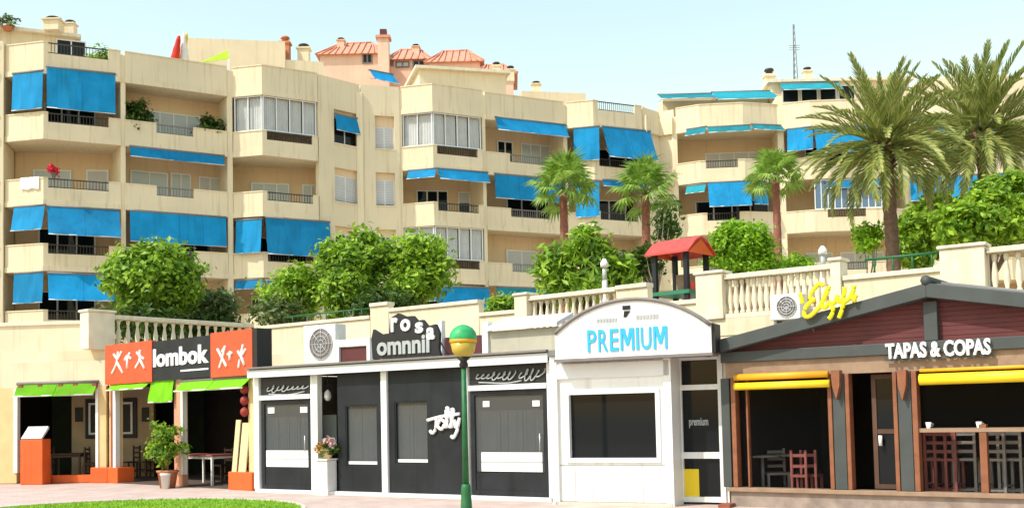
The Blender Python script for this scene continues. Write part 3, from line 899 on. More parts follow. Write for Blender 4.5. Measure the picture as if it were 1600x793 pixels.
# ------------------------------------------------------------------ pink house with tiled roofs behind
ph = empty('pink_house', (-6, 92, 10), 'pink house with orange tiled roofs rising behind the cream block', 'building')
def gable_block(x0, x1, ye, yr, Y, dep, win=()):
    a = spot(x0, ye, Y); b = spot(x1, ye, Y)
    ze, zr = a.z, spot((x0 + x1) / 2, yr, Y + dep / 2).z
    f = Fr((a.x, a.y), (b.x, b.y))
    MB().fbox(f, 0, f.L, -dep, 0, 8.0, ze).build('wall', 'pink_wall', ph)
    m = MB(); e = 0.35
    A0, A1 = f.P(-e, e, ze - 0.05), f.P(f.L + e, e, ze - 0.05)
    B0, B1 = f.P(-e, -dep - e, ze - 0.05), f.P(f.L + e, -dep - e, ze - 0.05)
    hip = min(f.L * 0.25, 1.6)
    R0_, R1_ = f.P(hip, -dep / 2, zr), f.P(f.L - hip, -dep / 2, zr)
    m.add([A0, A1, B1, B0, R0_, R1_], [(0, 1, 5, 4), (1, 2, 5), (2, 3, 4, 5), (3, 0, 4), (0, 3, 2, 1)])
    r = m.build('roof', 'tile_red', ph)
    m = MB(); m.tube([R0_, R1_], 0.12, 6); m.build('ridge', 'tile_red', r)
    m = MB(); nr = int(f.L / 0.45)
    for k in range(nr + 1):
        u = -e + (f.L + 2 * e) * k / nr
        tu = min(max(u, hip), f.L - hip)
        m.tube([f.P(u, e, ze - 0.02), f.P(tu, -dep / 2 + 0.1, zr + 0.02)], 0.07, 5)
    m.build('tile_row', 'tile_red', r)
    for (wx0, wy0, wx1, wy1, gl) in win:
        u0, u1, z0, z1 = f.rect(wx0, wy0, wx1, wy1)
        window(f, u0, u1, z0, z1, 0.06, ph, gl, 1, 0.12, frame='rail_grey')
gable_block(500, 600, 86, 68, 90, 6, ((566, 84, 582, 100, 'glass_dark'),))
gable_block(606, 668, 94, 78, 91, 6, ((607, 86, 615, 104, 'glass_dark'), (618, 96, 640, 106, 'glass_milky'), (645, 94, 664, 110, 'glass_dark')))
gable_block(670, 750, 98, 80, 88, 6)
gable_block(745, 802, 116, 102, 86, 4)
a = spot(600, 110, 89); zt = spot(600, 62, 89).z
o = MB().box((a.x, a.y, (zt + 9) / 2), (0.9, 0.9, zt - 9)).build('chimney', 'pink_wall', ph)
MB().box((a.x, a.y, zt + 0.1), (1.2, 1.2, 0.22)).build('chimney_collar', 'tile_red', o)
MB().box((a.x, a.y, zt + 0.5), (0.55, 0.55, 0.6)).build('chimney_pot', 'maroon', o)
chimney(533, 76, 60, 92, 0.6, 'dark capped vent on the hipped roof of the pink house', 'pink_wall')
chimney(650, 86, 70, 93, 0.6, 'dark capped vent between the two roofs of the pink house', 'pink_wall')

# ------------------------------------------------------------------ vegetation
def leaves(blobs, size, seed, clump=26, spread=0.22, asp=2.0, upb=0.55):
    size *= 0.62; clump = clump * 1.9
    """leaf faces gathered in clumps through an uneven crown; blobs: (x, y, z, rx, ry, rz, clumps)"""
    rg = np.random.default_rng(seed)
    V, F = [], []
    for bx, by, bz, rx, ry, rz, nc in blobs:
        nc = max(6, int(nc * 0.72))
        d = rg.normal(size=(nc, 3)); d /= np.linalg.norm(d, axis=1)[:, None]
        rad = rg.uniform(0.22, 1.0, nc) ** 0.5
        out_ = rg.random(nc) < 0.12; rad = np.where(out_, rg.uniform(1.0, 1.16, nc), rad) * 0.9
        rad *= 1 + 0.16 * np.sin(d[:, 0] * 5 + seed) * np.cos(d[:, 2] * 4 + d[:, 1] * 3)
        C = np.stack([bx + d[:, 0] * rad * rx, by + d[:, 1] * rad * ry, bz + d[:, 2] * rad * rz], 1)
        for c, dd in zip(C, d):
            k = int(clump * rg.uniform(0.6, 1.3))
            P = c + rg.normal(0, spread, (k, 3)) * np.array([1, 1, 0.75])
            for p in P:
                n = dd * 0.6 + rg.normal(0, 0.55, 3) + np.array([0, 0, upb])
                n /= np.linalg.norm(n)
                a = np.cross(n, rg.normal(size=3)); a /= np.linalg.norm(a) + 1e-9
                b = np.cross(n, a)
                s = size * rg.uniform(0.5, 1.55); l = s * asp / 2; w = s / 2
                i = len(V)
                V += [tuple(p - a * l), tuple(p + b * w + n * w * 0.25), tuple(p + a * l), tuple(p - b * w + n * w * 0.25)]
                F.append((i, i + 1, i + 2, i + 3))
    return V, F

def tree(name, base, blobs, label, cat='tree', leaf='leaf_ficus', size=0.13, seed=1, trunk_r=0.12, group=None, clump=26, spread=0.22, asp=2.0, bark='bark'):
    t = empty(name, base, label, cat, group)
    bx, by, bz = base
    cx = sum(b[0] for b in blobs) / len(blobs); cy = sum(b[1] for b in blobs) / len(blobs); cz = sum(b[2] for b in blobs) / len(blobs)
    m = MB()
    fork = Vector((bx + (cx - bx) * .3, by + (cy - by) * .3, bz + (cz - bz) * 0.45))
    m.tube([(bx, by, bz), (bx + .03, by, (bz + fork.z) / 2), fork], [trunk_r * 1.2, trunk_r, trunk_r * .85], 8)
    rnd = random.Random(seed)
    for b in blobs:
        for k in range(4):
            e = Vector((b[0] + rnd.uniform(-.55, .55) * b[3], b[1] + rnd.uniform(-.55, .55) * b[4], b[2] + rnd.uniform(-.2, .7) * b[5]))
            mid = fork.lerp(e, 0.5) + Vector((rnd.uniform(-.1, .1), rnd.uniform(-.1, .1), 0.1))
            m.tube([fork, mid, e], [trunk_r * .6, trunk_r * .38, trunk_r * .12], 6)
    m.build('trunk', bark, t)
    V, F = leaves(blobs, size, seed, clump, spread, asp)
    c = MB(); c.add(V, F); c.build('crown', leaf, t)
    return t

def blob(px, py, Y, rpx, rpy, nc, ry=None):
    p = spot(px, py, Y); k = Y / FPX
    return (p.x, p.y, p.z, rpx * k, (ry or rpx) * k, rpy * k, nc)
def foot(px, Y, z=TZ):
    p = spot(px, 600, Y); return (p.x, p.y, z)

GT = 'garden trees on the terrace'
tree('ficus_tree', foot(240, 35.5), [blob(238, 446, 35.5, 66, 54, 170), blob(203, 432, 35.2, 36, 44, 60), blob(282, 438, 35.8, 34, 44, 60), blob(240, 408, 35.5, 54, 30, 70)],
     'rounded bright green ficus tree behind the orange restaurant signboards', seed=11, group=GT, size=0.17, spread=0.2)
tree('ficus_tree', foot(455, 35.5), [blob(452, 460, 35.5, 42, 36, 90), blob(470, 438, 35.0, 26, 22, 32)],
     'low leafy tree with the widest skirt above the air conditioning unit', seed=12, group=GT, leaf='leaf_light', size=0.15, spread=0.2)
tree('ficus_tree', foot(560, 35), [blob(556, 420, 35, 44, 42, 95), blob(540, 455, 34.5, 40, 34, 60), blob(592, 388, 35.2, 24, 26, 28), blob(516, 402, 35, 14, 30, 14), blob(560, 385, 35, 18, 24, 16)],
     'ragged topped leafy tree rising behind the cream pillar', seed=13, group=GT, size=0.16, spread=0.22)
tree('ficus_tree', foot(655, 35), [blob(658, 424, 35, 48, 48, 125), blob(662, 388, 35, 30, 26, 40), blob(632, 458, 34.6, 32, 26, 36)],
     'dense rounded leafy tree behind the black rooftop sign', seed=14, group=GT, leaf='leaf_light', size=0.16, spread=0.2)
tree('olive_shrub', foot(338, 37), [blob(335, 478, 37, 34, 26, 46)], 'dull olive shrub beside the rounded ficus tree', 'shrub', 'leaf_olive', 0.16, 15, 0.05, 'shrubs on the terrace', 22, 0.18)
tree('olive_shrub', foot(430, 34.6), [blob(428, 488, 34.6, 40, 16, 40)], 'low grey green shrub spilling over the parapet behind the air conditioner', 'shrub', 'leaf_olive', 0.14, 16, 0.04, 'shrubs on the terrace', 22, 0.16)
tree('hedge_shrub', foot(290, 36.5), [blob(225, 505, 34.5, 60, 22, 70), blob(330, 512, 37, 60, 20, 60)], 'dark shaded hedge growing behind the balusters over the orange signboards', 'hedge', 'leaf_dark', 0.16, 26, 0.04, 'shrubs on the terrace', 22, 0.2)  # added to darken the baluster gaps; shade is put into the leaf colour
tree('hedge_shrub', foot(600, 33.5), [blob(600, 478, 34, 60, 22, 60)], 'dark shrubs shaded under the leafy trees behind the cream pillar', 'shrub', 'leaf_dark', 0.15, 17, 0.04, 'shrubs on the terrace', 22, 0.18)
tree('yucca_tree', foot(905, 33), [blob(868, 420, 33, 28, 38, 36), blob(918, 388, 33.2, 27, 32, 34), blob(945, 420, 33, 24, 34, 28), blob(975, 432, 33.1, 15, 24, 13), blob(905, 450, 32.6, 50, 16, 28)],
     'spiky leaved tree above the arched white shop sign', 'tree', 'leaf_ficus', 0.16, 18, 0.1, GT, 24, 0.2, 3.0)
tree('clipped_bush', foot(1160, 30), [blob(1160, 392, 30, 54, 46, 230), blob(1160, 372, 30, 42, 26, 80)],
     'tightly clipped round bush beside the red roofed play house', 'bush', 'leaf_clipped', 0.10, 19, 0.08, 'shrubs on the terrace', 34, 0.12)
tree('laurel_shrub', foot(1450, 36), [blob(1450, 355, 36, 50, 46, 150), blob(1425, 385, 35.6, 28, 36, 60), blob(1470, 325, 36.2, 30, 22, 50)],
     'glossy leaved shrub hugging the tall palm trunk', 'shrub', 'leaf_light', 0.17, 20, 0.06, 'shrubs on the terrace', 26, 0.14)
tree('laurel_shrub', foot(1555, 30), [blob(1550, 340, 30, 62, 52, 200), blob(1500, 352, 29.7, 40, 36, 80), blob(1605, 330, 30.1, 50, 52, 120), blob(1565, 298, 30.3, 40, 24, 70)],
     'broad bright green shrub above the bar roof ridge', 'shrub', 'leaf_light', 0.15, 21, 0.07, 'shrubs on the terrace', 26, 0.14)
tree('laurel_shrub', foot(1358, 33), [blob(1356, 372, 33, 22, 24, 36)], 'small rounded shrub just past the palm trunk near the wing wall', 'shrub', 'leaf_clipped', 0.12, 22, 0.04, 'shrubs on the terrace', 22, 0.14)
tree('olive_shrub', foot(1240, 31), [blob(1240, 412, 31, 34, 12, 30)], 'flat low shrub behind the balusters by the clipped bush', 'shrub', 'leaf_clipped', 0.11, 23, 0.03, 'shrubs on the terrace', 22, 0.12)
tree('hedge_shrub', foot(788, 30), [blob(788, 478, 30, 26, 14, 34)], 'small flowering shrub by the newel post of the arched sign balustrade', 'shrub', 'leaf_ficus', 0.12, 24, 0.03, 'shrubs on the terrace', 22, 0.13)
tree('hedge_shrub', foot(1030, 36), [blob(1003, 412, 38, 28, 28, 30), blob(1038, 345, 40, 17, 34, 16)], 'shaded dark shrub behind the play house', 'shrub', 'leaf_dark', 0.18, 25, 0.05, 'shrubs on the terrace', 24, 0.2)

# --- palms
def frond_mesh(name, length, curve, n=30, ll=0.42, lw=0.028, mat='frond_date', seed=0):
    rg = random.Random(seed)
    pts = []
    ang = 0.0; p = Vector((0, 0, 0)); seg = length / 14
    for k in range(15):
        pts.append(p.copy())
        p = p + Vector((math.cos(ang), 0, math.sin(ang))) * seg
        ang -= curve / 14 * (0.5 + k / 14)
    m = MB(); m.tube(pts, [0.03 * (1 - k / 16) + 0.004 for k in range(15)], 5)
    for k in range(n):
        t = 0.12 + 0.87 * k / (n - 1)
        x = t * 14; i = min(int(x), 13)
        c = pts[i].lerp(pts[i + 1], x - i)
        d = (pts[i + 1] - pts[i]).normalized()
        up = Vector((-d.z, 0, d.x))
        L = ll * math.sin(math.pi * min(0.97, 0.22 + t * 0.70)) * rg.uniform(0.75, 1.15)
        for s in (-1, 1):
            q = (d * 1.0 + Vector((0, s, 0)) * rg.uniform(0.40, 0.62) + up * rg.uniform(0.15, 0.5)).normalized()
            w = d.cross(q).normalized().cross(q).normalized() * lw
            tip = c + q * L - Vector((0, 0, L * 0.12))
            mid = c + q * L * 0.5
            m.face([c - w * .6, mid - w, tip, mid + w, c + w * .6])
    return m.mesh(name, mat)

def aim(o, az, el, roll=0.0):
    o.rotation_euler = (Matrix.Rotation(az, 3, 'Z') @ Matrix.Rotation(-el, 3, 'Y') @ Matrix.Rotation(roll, 3, 'X')).to_euler()

def date_palm(px, py, Y, rad_px, basez, label, seed, lean=0.0, nfr=84, neck=0.06):
    c = spot(px, py, Y)
    base = Vector((c.x + lean, c.y, basez))
    t = empty('date_palm', base, label, 'palm tree', 'tall date palms')
    L = rad_px / FPX * Y * 1.12
    m = MB(); pts, rs = [], []
    n = 34
    for k in range(n + 1):
        s = k / n
        pts.append(base.lerp(c, s) + Vector((0.05 * math.sin(s * 3), 0, 0)))
        rs.append((0.20 - 0.02 * s + (0.022 if k % 2 else 0.0)) * (1.25 if s < .06 else 1) + (neck * max(0, (s - .88) / .12)))
    m.tube(pts, rs, 12); m.build('trunk', 'bark_palm', t)
    # stubs of cut fronds under the crown
    m = MB(); rg = random.Random(seed)
    for k in range(46):
        a = k * 2.4; zz = -0.75 + 0.9 * k / 46
        r0 = 0.2; d = Vector((math.cos(a), math.sin(a), 0.9))
        p0 = c + Vector((math.cos(a) * r0, math.sin(a) * r0, zz))
        m.tube([p0, p0 + d * 0.2], [0.05, 0.025], 5)
    m.build('frond_stubs', 'bark_palm', t)
    meshes = [frond_mesh('frond', L, cv, 44, L * 0.19, L * 0.0075, seed=seed + i) for i, cv in enumerate((0.45, 0.8, 1.15, 1.5))]
    for k in range(nfr):
        f = (k + 0.5) / nfr
        el = R(88) - R(118) * f ** 0.85 + rg.uniform(-.08, .08)
        az = k * 2.39996 + rg.uniform(-.15, .15)
        me = meshes[0 if f < .25 else 1 if f < .5 else 2 if f < .78 else 3]
        o = link('frond', me, t, c + Vector((math.cos(az) * .12, math.sin(az) * .12, 0.12 - 0.3 * f)))
        aim(o, az, el, rg.uniform(-.3, .3))
        s = rg.uniform(0.85, 1.08) * (0.85 if f < .12 else 1); o.scale = (s, s, s)
    return t
date_palm(1381, 225, 32, 122, TZ, 'tall date palm with its slim trunk by the glossy shrub', 31, 0.16)
date_palm(1532, 208, 35, 132, TZ, 'date palm with a stout dark neck above the broad shrub', 47, 0.1, 84, 0.2)

def fan_mesh(name, r, seed):
    rg = random.Random(seed)
    m = MB(); m.tube([(0, 0, 0), (r * .45, 0, 0.03), (r * .75, 0, 0)], [0.018, 0.014, 0.01], 5)
    c = Vector((r * .72, 0, 0))
    n = 20
    for k in range(n):
        a = R(-125) + R(250) * k / (n - 1)
        L = r * 0.62 * (1 - 0.25 * abs(k / (n - 1) - .5)) * rg.uniform(.9, 1.08)
        d = Vector((math.cos(a), math.sin(a), 0)); w = Vector((-d.y, d.x, 0)) * r * 0.045
        mid = c + d * L * .55 + Vector((0, 0, .04 * r)); tip = c + d * L + Vector((0, 0, -.22 * r * rg.uniform(.5, 1.5)))
        m.face([c, mid - w, tip, mid + w])
    return m.mesh(name, 'frond_fan')
def fan_palm(px, py, Y, rad_px, label, seed, nfr=34, tr=0.13, lean=0.0):
    c = spot(px, py, Y); base = Vector((c.x + lean, c.y, TZ))
    t = empty('fan_palm', base, label, 'palm tree', 'slender fan palms')
    m = MB(); pts, rs = [], []
    for k in range(25):
        s = k / 24; pts.append(base.lerp(c, s)); rs.append(tr * (1.1 - .15 * s) + (.015 if k % 2 else 0))
    m.tube(pts, rs, 10); m.build('trunk', 'bark_red', t)
    r = rad_px / FPX * Y * 0.78
    ms = [fan_mesh('fan_leaf', r, seed + i) for i in range(3)]
    rg = random.Random(seed)
    for k in range(nfr):
        f = (k + .5) / nfr
        o = link('fan_leaf', ms[k % 3], t, c + Vector((0, 0, 0.1 - .15 * f)))
        aim(o, k * 2.39996 + rg.uniform(-.2, .2), R(84) - R(108) * f + rg.uniform(-.1, .1), rg.uniform(-.5, .5))
        s = rg.uniform(.85, 1.1); o.scale = (s, s, s)
fan_palm(880, 300, 40, 64, 'fan palm with a reddish trunk above the spiky leaved tree', 61, 28, 0.15)
fan_palm(1008, 305, 42, 62, 'fan palm rising behind the red roofed play house', 71, 28, 0.16)
fan_palm(1212, 283, 44, 52, 'small fan palm beside the clipped round bush', 81, 26, 0.15)

# ------------------------------------------------------------------ red roofed play house and garden lamps
c = spot(1062, 470, 29.5)
t = empty('play_house', (c.x, c.y, TZ), 'playground house with a red roof and dark posts', 'playhouse')
pf = Fr(tuple(spot(1023, 470, 29.3).xy), tuple(spot(1076, 470, 28.6).xy))
dp = 1.0
zt, zr = spot(1048, 398, 29).z, spot(1048, 373, 29).z
for u, v in ((0.04, 0), (pf.L - .04, 0), (0.04, -dp), (pf.L - .04, -dp)):
    MB().fbox(pf, u - .06, u + .06, v - .06, v + .06, TZ, zt + .1).build('post', 'charcoal', t)
zf = spot(1048, 455, 29).z
MB().fbox(pf, -.08, pf.L + .08, -dp - .1, .1, zf - .1, zf).build('deck', 'play_green', t)
MB().fbox(pf, .1, pf.L - .1, -dp + .02, -dp + .06, zf + .05, zf + .55).build('panel', 'wood_pale', t)
MB().fbox(pf, pf.L - .02, pf.L + .02, -dp + .08, -.08, zf, zf + .22).build('panel', 'plastic_red', t)
MB().fbox(pf, pf.L + .1, pf.L + .5, -dp + .2, -.2, zf - .16, zf - .1).build('step', 'plastic_red', t)
m = MB()
um, e = -dp / 2, 0.16
for side in (0, 1):
    v_e = .2 if side == 0 else -dp - .2
    prof = [(v_e, zt), (um + (v_e - um) * .45, zt + (zr - zt) * .72), (um, zr)]
    for (va, za), (vb, zb_) in zip(prof[:-1], prof[1:]):
        P = [pf.P(-e, va, za), pf.P(pf.L + e, va, za), pf.P(pf.L + e, vb, zb_), pf.P(-e, vb, zb_)]
        m.add(P + [p + Vector((0, 0, .05)) for p in P], [(0, 3, 2, 1), (4, 5, 6, 7), (0, 1, 5, 4), (1, 2, 6, 5), (2, 3, 7, 6), (3, 0, 4, 7)])
m.build('roof', 'plastic_red', t)
m = MB()
for u in (-.1, pf.L + .1):
    m.add([pf.P(u, .14, zt), pf.P(u, um, zr - .03), pf.P(u, -dp - .14, zt), pf.P(u + .03, .14, zt), pf.P(u + .03, um, zr - .03), pf.P(u + .03, -dp - .14, zt)],
          [(0, 1, 2), (5, 4, 3), (0, 3, 4, 1), (1, 4, 5, 2), (2, 5, 3, 0)])
m.build('gable_board', 'orange', t)

def garden_lamp(px, ybot, ytop, Y, label):
    b = spot(px, ytop, Y)
    t = empty('garden_lamp', (b.x, b.y, TZ), label, 'lamp', 'white garden lamps on the terrace')
    h = b.z - TZ
    MB().lathe([(.075, 0), (.075, h * .72), (.06, h * .74)], (b.x, b.y, TZ), 14).build('post', 'white_paint', t)
    MB().lathe([(.06, h * .74), (.06, h * .9)], (b.x, b.y, TZ), 14).build('lens', 'glass_milky', t)
    MB().lathe([(.11, h * .9), (.11, h * .95), (.04, h)], (b.x, b.y, TZ), 14).build('cap', 'white_paint', t)
garden_lamp(944, 452, 404, 29.5, 'white garden lamp in front of the spiky leaved tree')
garden_lamp(1285, 415, 384, 27, 'white garden lamp behind the yellow script sign')

# green tube handrail on the upper planter
hr = empty('handrail', f_r2.P(uj - 1.2, -0.12, 4.32), 'green tube handrail on the wall under the glossy shrub', 'handrail')
a = f_r2.pix(1352, 423, -.12)[0]; b = uj - .1
MB().tube([f_r2.P(a, -.12, 4.62), f_r2.P(b, -.12, 4.62)], .028, 8).build('rail', 'lamp_green', hr)
for k in range(4):
    u = a + (b - a) * (k + .5) / 4
    MB().tube([f_r2.P(u, -.12, 4.32), f_r2.P(u, -.12, 4.62)], .02, 6).build('post', 'lamp_green', hr)
hr = empty('handrail', f_mid.P(2, -0.12, 4.52), 'green tube handrail behind the air conditioning unit', 'handrail')
a = f_mid.pix(440, 505)[0]; b = f_mid.pix(575, 500)[0]
MB().tube([f_mid.P(a, -.12, 4.74), f_mid.P(b, -.12, 4.74)], .025, 8).build('rail', 'lamp_green', hr)
for k in range(5):
    u = a + (b - a) * (k + .5) / 5
    MB().tube([f_mid.P(u, -.12, 4.52), f_mid.P(u, -.12, 4.74)], .018, 6).build('post', 'lamp_green', hr)

# ------------------------------------------------------------------ balcony things
def pot_plant(p, h, w, label, leaf='leaf_dark', seed=1, cat='plant', group='plants on the balconies', pot='terracotta', nc=26, name='potted_plant', size=0.12):
    t = empty(name, p, label, cat, group)
    ph_ = h * 0.22
    MB().lathe([(w * .22, 0), (w * .30, ph_), (w * .33, ph_), (w * .33, ph_ * 1.12)], p, 12).build('pot', pot, t)
    m = MB(); m.tube([(p[0], p[1], p[2] + ph_), (p[0], p[1], p[2] + h * .6)], [.03, .015], 6); m.build('stem', 'bark', t)
    V, F = leaves([(p[0], p[1], p[2] + h * .62, w / 2, w / 2, h * .36, nc)], size, seed, 22, w * .12)
    c = MB(); c.add(V, F); c.build('foliage', leaf, t)
    return t
def on_balcony(key, floor, px, back):
    f = FR[key]; y = {3: 190, 2: 290, 1: 385, 0: 470}[floor]
    u = f.pix(px, y, -back)[0]
    return f.P(u, -back, ZB[floor] + 0.235)
pot_plant(on_balcony('R1', 3, 214, .55), 2.1, 1.25, 'bushy dark potted plant on the top balcony beside the blue awning pair', seed=91, nc=44, size=.16)
pot_plant(on_balcony('R1', 3, 330, .55), 1.9, 1.15, 'pointed dark potted plant on the top balcony beside white curtains', seed=92, nc=40, size=.16)
p = FR['B1'].P(FR['B1'].pix(84, 280, -.08)[0], -.07, ZB[2] + 1.23)
t = empty('flower_pot', p, 'pot of red flowers standing on a balcony parapet', 'plant', 'plants on the balconies')
MB().lathe([(.07, 0), (.11, .2), (.12, .2), (.12, .23)], p, 10).build('pot', 'rail_grey', t)
V, F = leaves([(p.x, p.y, p.z + .42, .2, .2, .2, 14)], .1, 5, 22, .07); m = MB(); m.add(V, F); m.build('blossom', 'flower_red', t)
p = FR['B1'].P(FR['B1'].pix(107, 280, -.08)[0], -.3, ZB[2] + .8)
f = FR['B10']
a, b = f.pix(33, 280)[0], f.pix(62, 280)[0]
m = MB(); V = []; F = []
for i in range(13):
    u = a + (b - a) * i / 12
    vv = .05 + .02 * math.sin(i * 2.1)
    V += [f.P(u, -.2, ZB[2] + 1.0), f.P(u, -.18, ZB[2] + 1.255), f.P(u, vv, ZB[2] + 1.26), f.P(u, vv + .015, ZB[2] + .72 + .03 * math.sin(i))]
for i in range(12):
    for j in range(3): F.append((4 * i + j, 4 * i + 4 + j, 4 * i + 5 + j, 4 * i + 1 + j))
m.add(V, F, True)
tag(m.build('bath_towel', 'cloth_white', None, f.P((a + b) / 2, 0, ZB[2] + 1.2)), 'white towel hung over the parapet beside the red flowers', 'towel')

# roof terrace: folded parasols, toys, planters
def parasol(px, py, Y, h, label, cloth, tilt):
    p = spot(px, py, Y); z0 = ZB[4] + .2
    t = empty('folded_parasol', (p.x, p.y, z0), label, 'parasol', 'folded parasols on the roof terrace')
    top = Vector((p.x + math.sin(tilt) * h, p.y, z0 + math.cos(tilt) * h)); b0 = Vector((p.x, p.y, z0))
    MB().tube([b0, top], .025, 6).build('pole', 'white_alu', t)
    pts, rs = [], []
    for k in range(9):
        s = .42 + .55 * k / 8; pts.append(b0.lerp(top, s)); rs.append(.06 + .15 * math.sin(math.pi * (1 - k / 8) * .6) + .02 * (k % 2))
    m = MB(); m.tube(pts, rs, 10); m.build('canopy', cloth, t)
    MB().lathe([(.22, 0), (.22, .07)], (p.x, p.y, z0), 12).build('base', 'rail_grey', t)
parasol(262, 130, 52.5, 3.3, 'folded red parasol leaning on the roof terrace', 'cloth_red', .18)
parasol(270, 130, 53.0, 3.6, 'folded yellow parasol leaning behind the red one', 'cloth_yellow', .2)
parasol(292, 130, 52.8, 3.5, 'folded white parasol standing next to the red one', 'cloth_white', -.05)
p = spot(352, 90, 54); 
t = empty('sun_sail', (p.x, p.y, ZB[4] + .2), 'small lime green sun sail on the roof terrace', 'sun sail')
m = MB(); a, b, c_ = spot(312, 98, 53.5), spot(358, 92, 53.5), spot(356, 78, 54.5)
m.add([a, b, c_, a - Vector((0, 0, .02)), b - Vector((0, 0, .02)), c_ - Vector((0, 0, .02))], [(0, 1, 2), (5, 4, 3), (0, 3, 4, 1), (1, 4, 5, 2), (2, 5, 3, 0)]); m.build('cloth', 'cloth_lime', t)
for q in (a, b, c_): MB().tube([(q.x, q.y, ZB[4] + .2), q], .02, 6).build('pole', 'white_alu', t)
p = spot(163, 66, 50.6); pot_plant((p.x, p.y, ZB[4] + .24), 1.95, 1.5, 'wide leafy planter on the roof corner above the blue awning pair', 'leaf_ficus', 93, nc=40, size=.15)
p = spot(172, 66, 50.2); pot_plant((p.x, p.y, ZB[4] + .24), 1.6, .9, 'small dark planter next to the wide leafy one on the roof corner', 'leaf_dark', 94, nc=20, size=.14)
p = spot(12, 42, 52); pot_plant((p.x, p.y, spot(12, 48, 52).z), .7, .9, 'small round plant on the topmost cream roof edge', 'leaf_olive', 95, nc=16)
p = spot(708, 130, 58); pot_plant((p.x, p.y, ZB[4] + .24), 1.5, .7, 'wispy potted plant on the roof terrace above white curtains', 'leaf_olive', 96, nc=8)

# ------------------------------------------------------------------ orange restaurant under the terrace
ZC0, ZC1, ZC2 = (-15.4, 30.25), (-11.0, 29.55), (-6.0, 25.05)
zl, zr_ = Fr(ZC0, ZC1), Fr(ZC1, ZC2)
RT = 'restaurant'
rest = empty('restaurant', (-10.5, 29, 0), 'open restaurant with orange column bases under the garden terrace', 'restaurant')
# shell
iL, iR = zl.P(0, -4.5, 0).xy, Vector((-6.2, 29.0))
mid_b = (Vector(ZC1) + Vector((1.3, 4.6)))
shell = [tuple(iL), tuple(mid_b), tuple(iR)]
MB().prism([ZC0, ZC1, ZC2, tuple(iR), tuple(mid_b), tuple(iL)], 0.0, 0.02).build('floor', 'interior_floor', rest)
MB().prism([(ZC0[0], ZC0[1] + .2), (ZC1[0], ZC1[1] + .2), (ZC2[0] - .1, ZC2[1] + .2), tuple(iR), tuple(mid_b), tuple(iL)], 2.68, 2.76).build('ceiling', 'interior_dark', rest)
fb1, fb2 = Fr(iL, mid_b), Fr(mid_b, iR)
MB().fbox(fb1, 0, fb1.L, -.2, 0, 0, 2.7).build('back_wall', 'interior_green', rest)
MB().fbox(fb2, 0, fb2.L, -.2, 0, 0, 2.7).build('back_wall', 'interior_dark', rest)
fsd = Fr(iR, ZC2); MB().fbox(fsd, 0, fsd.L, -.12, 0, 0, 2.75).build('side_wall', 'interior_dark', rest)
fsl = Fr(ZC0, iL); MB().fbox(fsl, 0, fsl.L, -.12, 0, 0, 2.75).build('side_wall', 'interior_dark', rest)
# upper wall over the openings
MB().fbox(zl, -6, zl.L, -.18, 0.0, 2.62, 3.32).build('upper_wall', 'terrace_plaster', rest)
MB().fbox(zr_, 0.05, zr_.L, -.18, -0.02, 2.62, 3.5).build('upper_wall', 'terrace_plaster', rest)
MB().prism([ZC1, ZC2, tuple(iR), (-8.0, 33.9), (-11.1, 29.95)], 2.78, 2.88).build('flat_roof', 'roof_felt', rest)
for x in (35, 65, 97, 120, 150):
    u = zl.pix(x, 590)[0]; MB().fbox(zl, u - .06, u + .06, 0, .1, 2.56, 2.70).build('bracket', 'brown_red', rest)
# columns
def column(fr, x0, x1, ytop, base_px, mat='sand', stripe=True, v=0.0, hb=0.42):
    u0, u1 = fr.pix(x0, 680)[0], fr.pix(x1, 680)[0]
    o = MB().fbox(fr, u0, u1, v - .16, v, 0, 2.62).build('column', mat, rest, bevel=.01)
    if base_px:
        b0, b1 = fr.pix(base_px[0], 740)[0], fr.pix(base_px[1], 740)[0]
        MB().fbox(fr, b0, b1, v - .4, v + .1, 0, hb).build('column_base', 'orange', o, bevel=.02)
    if stripe:
        um = (u0 + u1) / 2
        MB().fbox(fr, um - .06, um + .09, v, v + .05, 0.3, 2.7).build('downpipe', 'brown_red', o)
    return o
column(zl, -6, 26, 590, None, 'sand', False)
column(zl, 151, 166, 590, (144, 171), 'sand', False)
column(zr_, 168, 181, 590, (165, 186), 'sand', True, -.05)
column(zr_, 272, 285, 590, None, 'salmon', False)
column(zr_, 388, 398, 590, (362, 399), 'sand', False)
_b = empty('leaning_boards', zr_.P(zr_.pix(378, 735)[0], .05, .42), 'two tan boards leaning upright on the orange base below the red lanterns', 'boards')
for xa, xb, zt_ in ((367, 374, 1.62), (377, 388, 1.55)):
    ua0, ub0 = zr_.pix(xa, 700)[0], zr_.pix(xb, 700)[0]
    m = MB(); m.hexa([zr_.P(ua0, .09, .421), zr_.P(ub0, .09, .421), zr_.P(ub0, .06, .421), zr_.P(ua0, .06, .421), zr_.P(ua0 + .03, -.02, zt_), zr_.P(ub0 + .03, -.02, zt_), zr_.P(ub0 + .03, -.05, zt_), zr_.P(ua0 + .03, -.05, zt_)]); m.build('board', 'tan_board', _b)
for fr_, xa, xb in ((zl, 22, 28), (zl, 150, 154), (zr_, 178, 182), (zr_, 284, 287)):
    MB().fbox(fr_, fr_.pix(xa, 680)[0], fr_.pix(xb, 680)[0], -.1, .03, .3, 2.6).build('edge_strip', 'white_paint', rest)
u0, u1 = zl.pix(70, 740)[0], zl.pix(143, 740)[0]
MB().fbox(zl, u0, u1, -.2, 0, 0, .22).build('low_wall', 'orange', rest)
for (fr, x0, yt, x1, yb, pr) in ((zl, 28, 598, 152, 616, .22), (zr_, 177, 597, 234, 606, .2), (zr_, 236, 592, 272, 626, .08), (zr_, 284, 592, 391, 606, .22)):
    awning(fr, x0, yt, x1, yb, rest, pr, 'awning_green', .04)

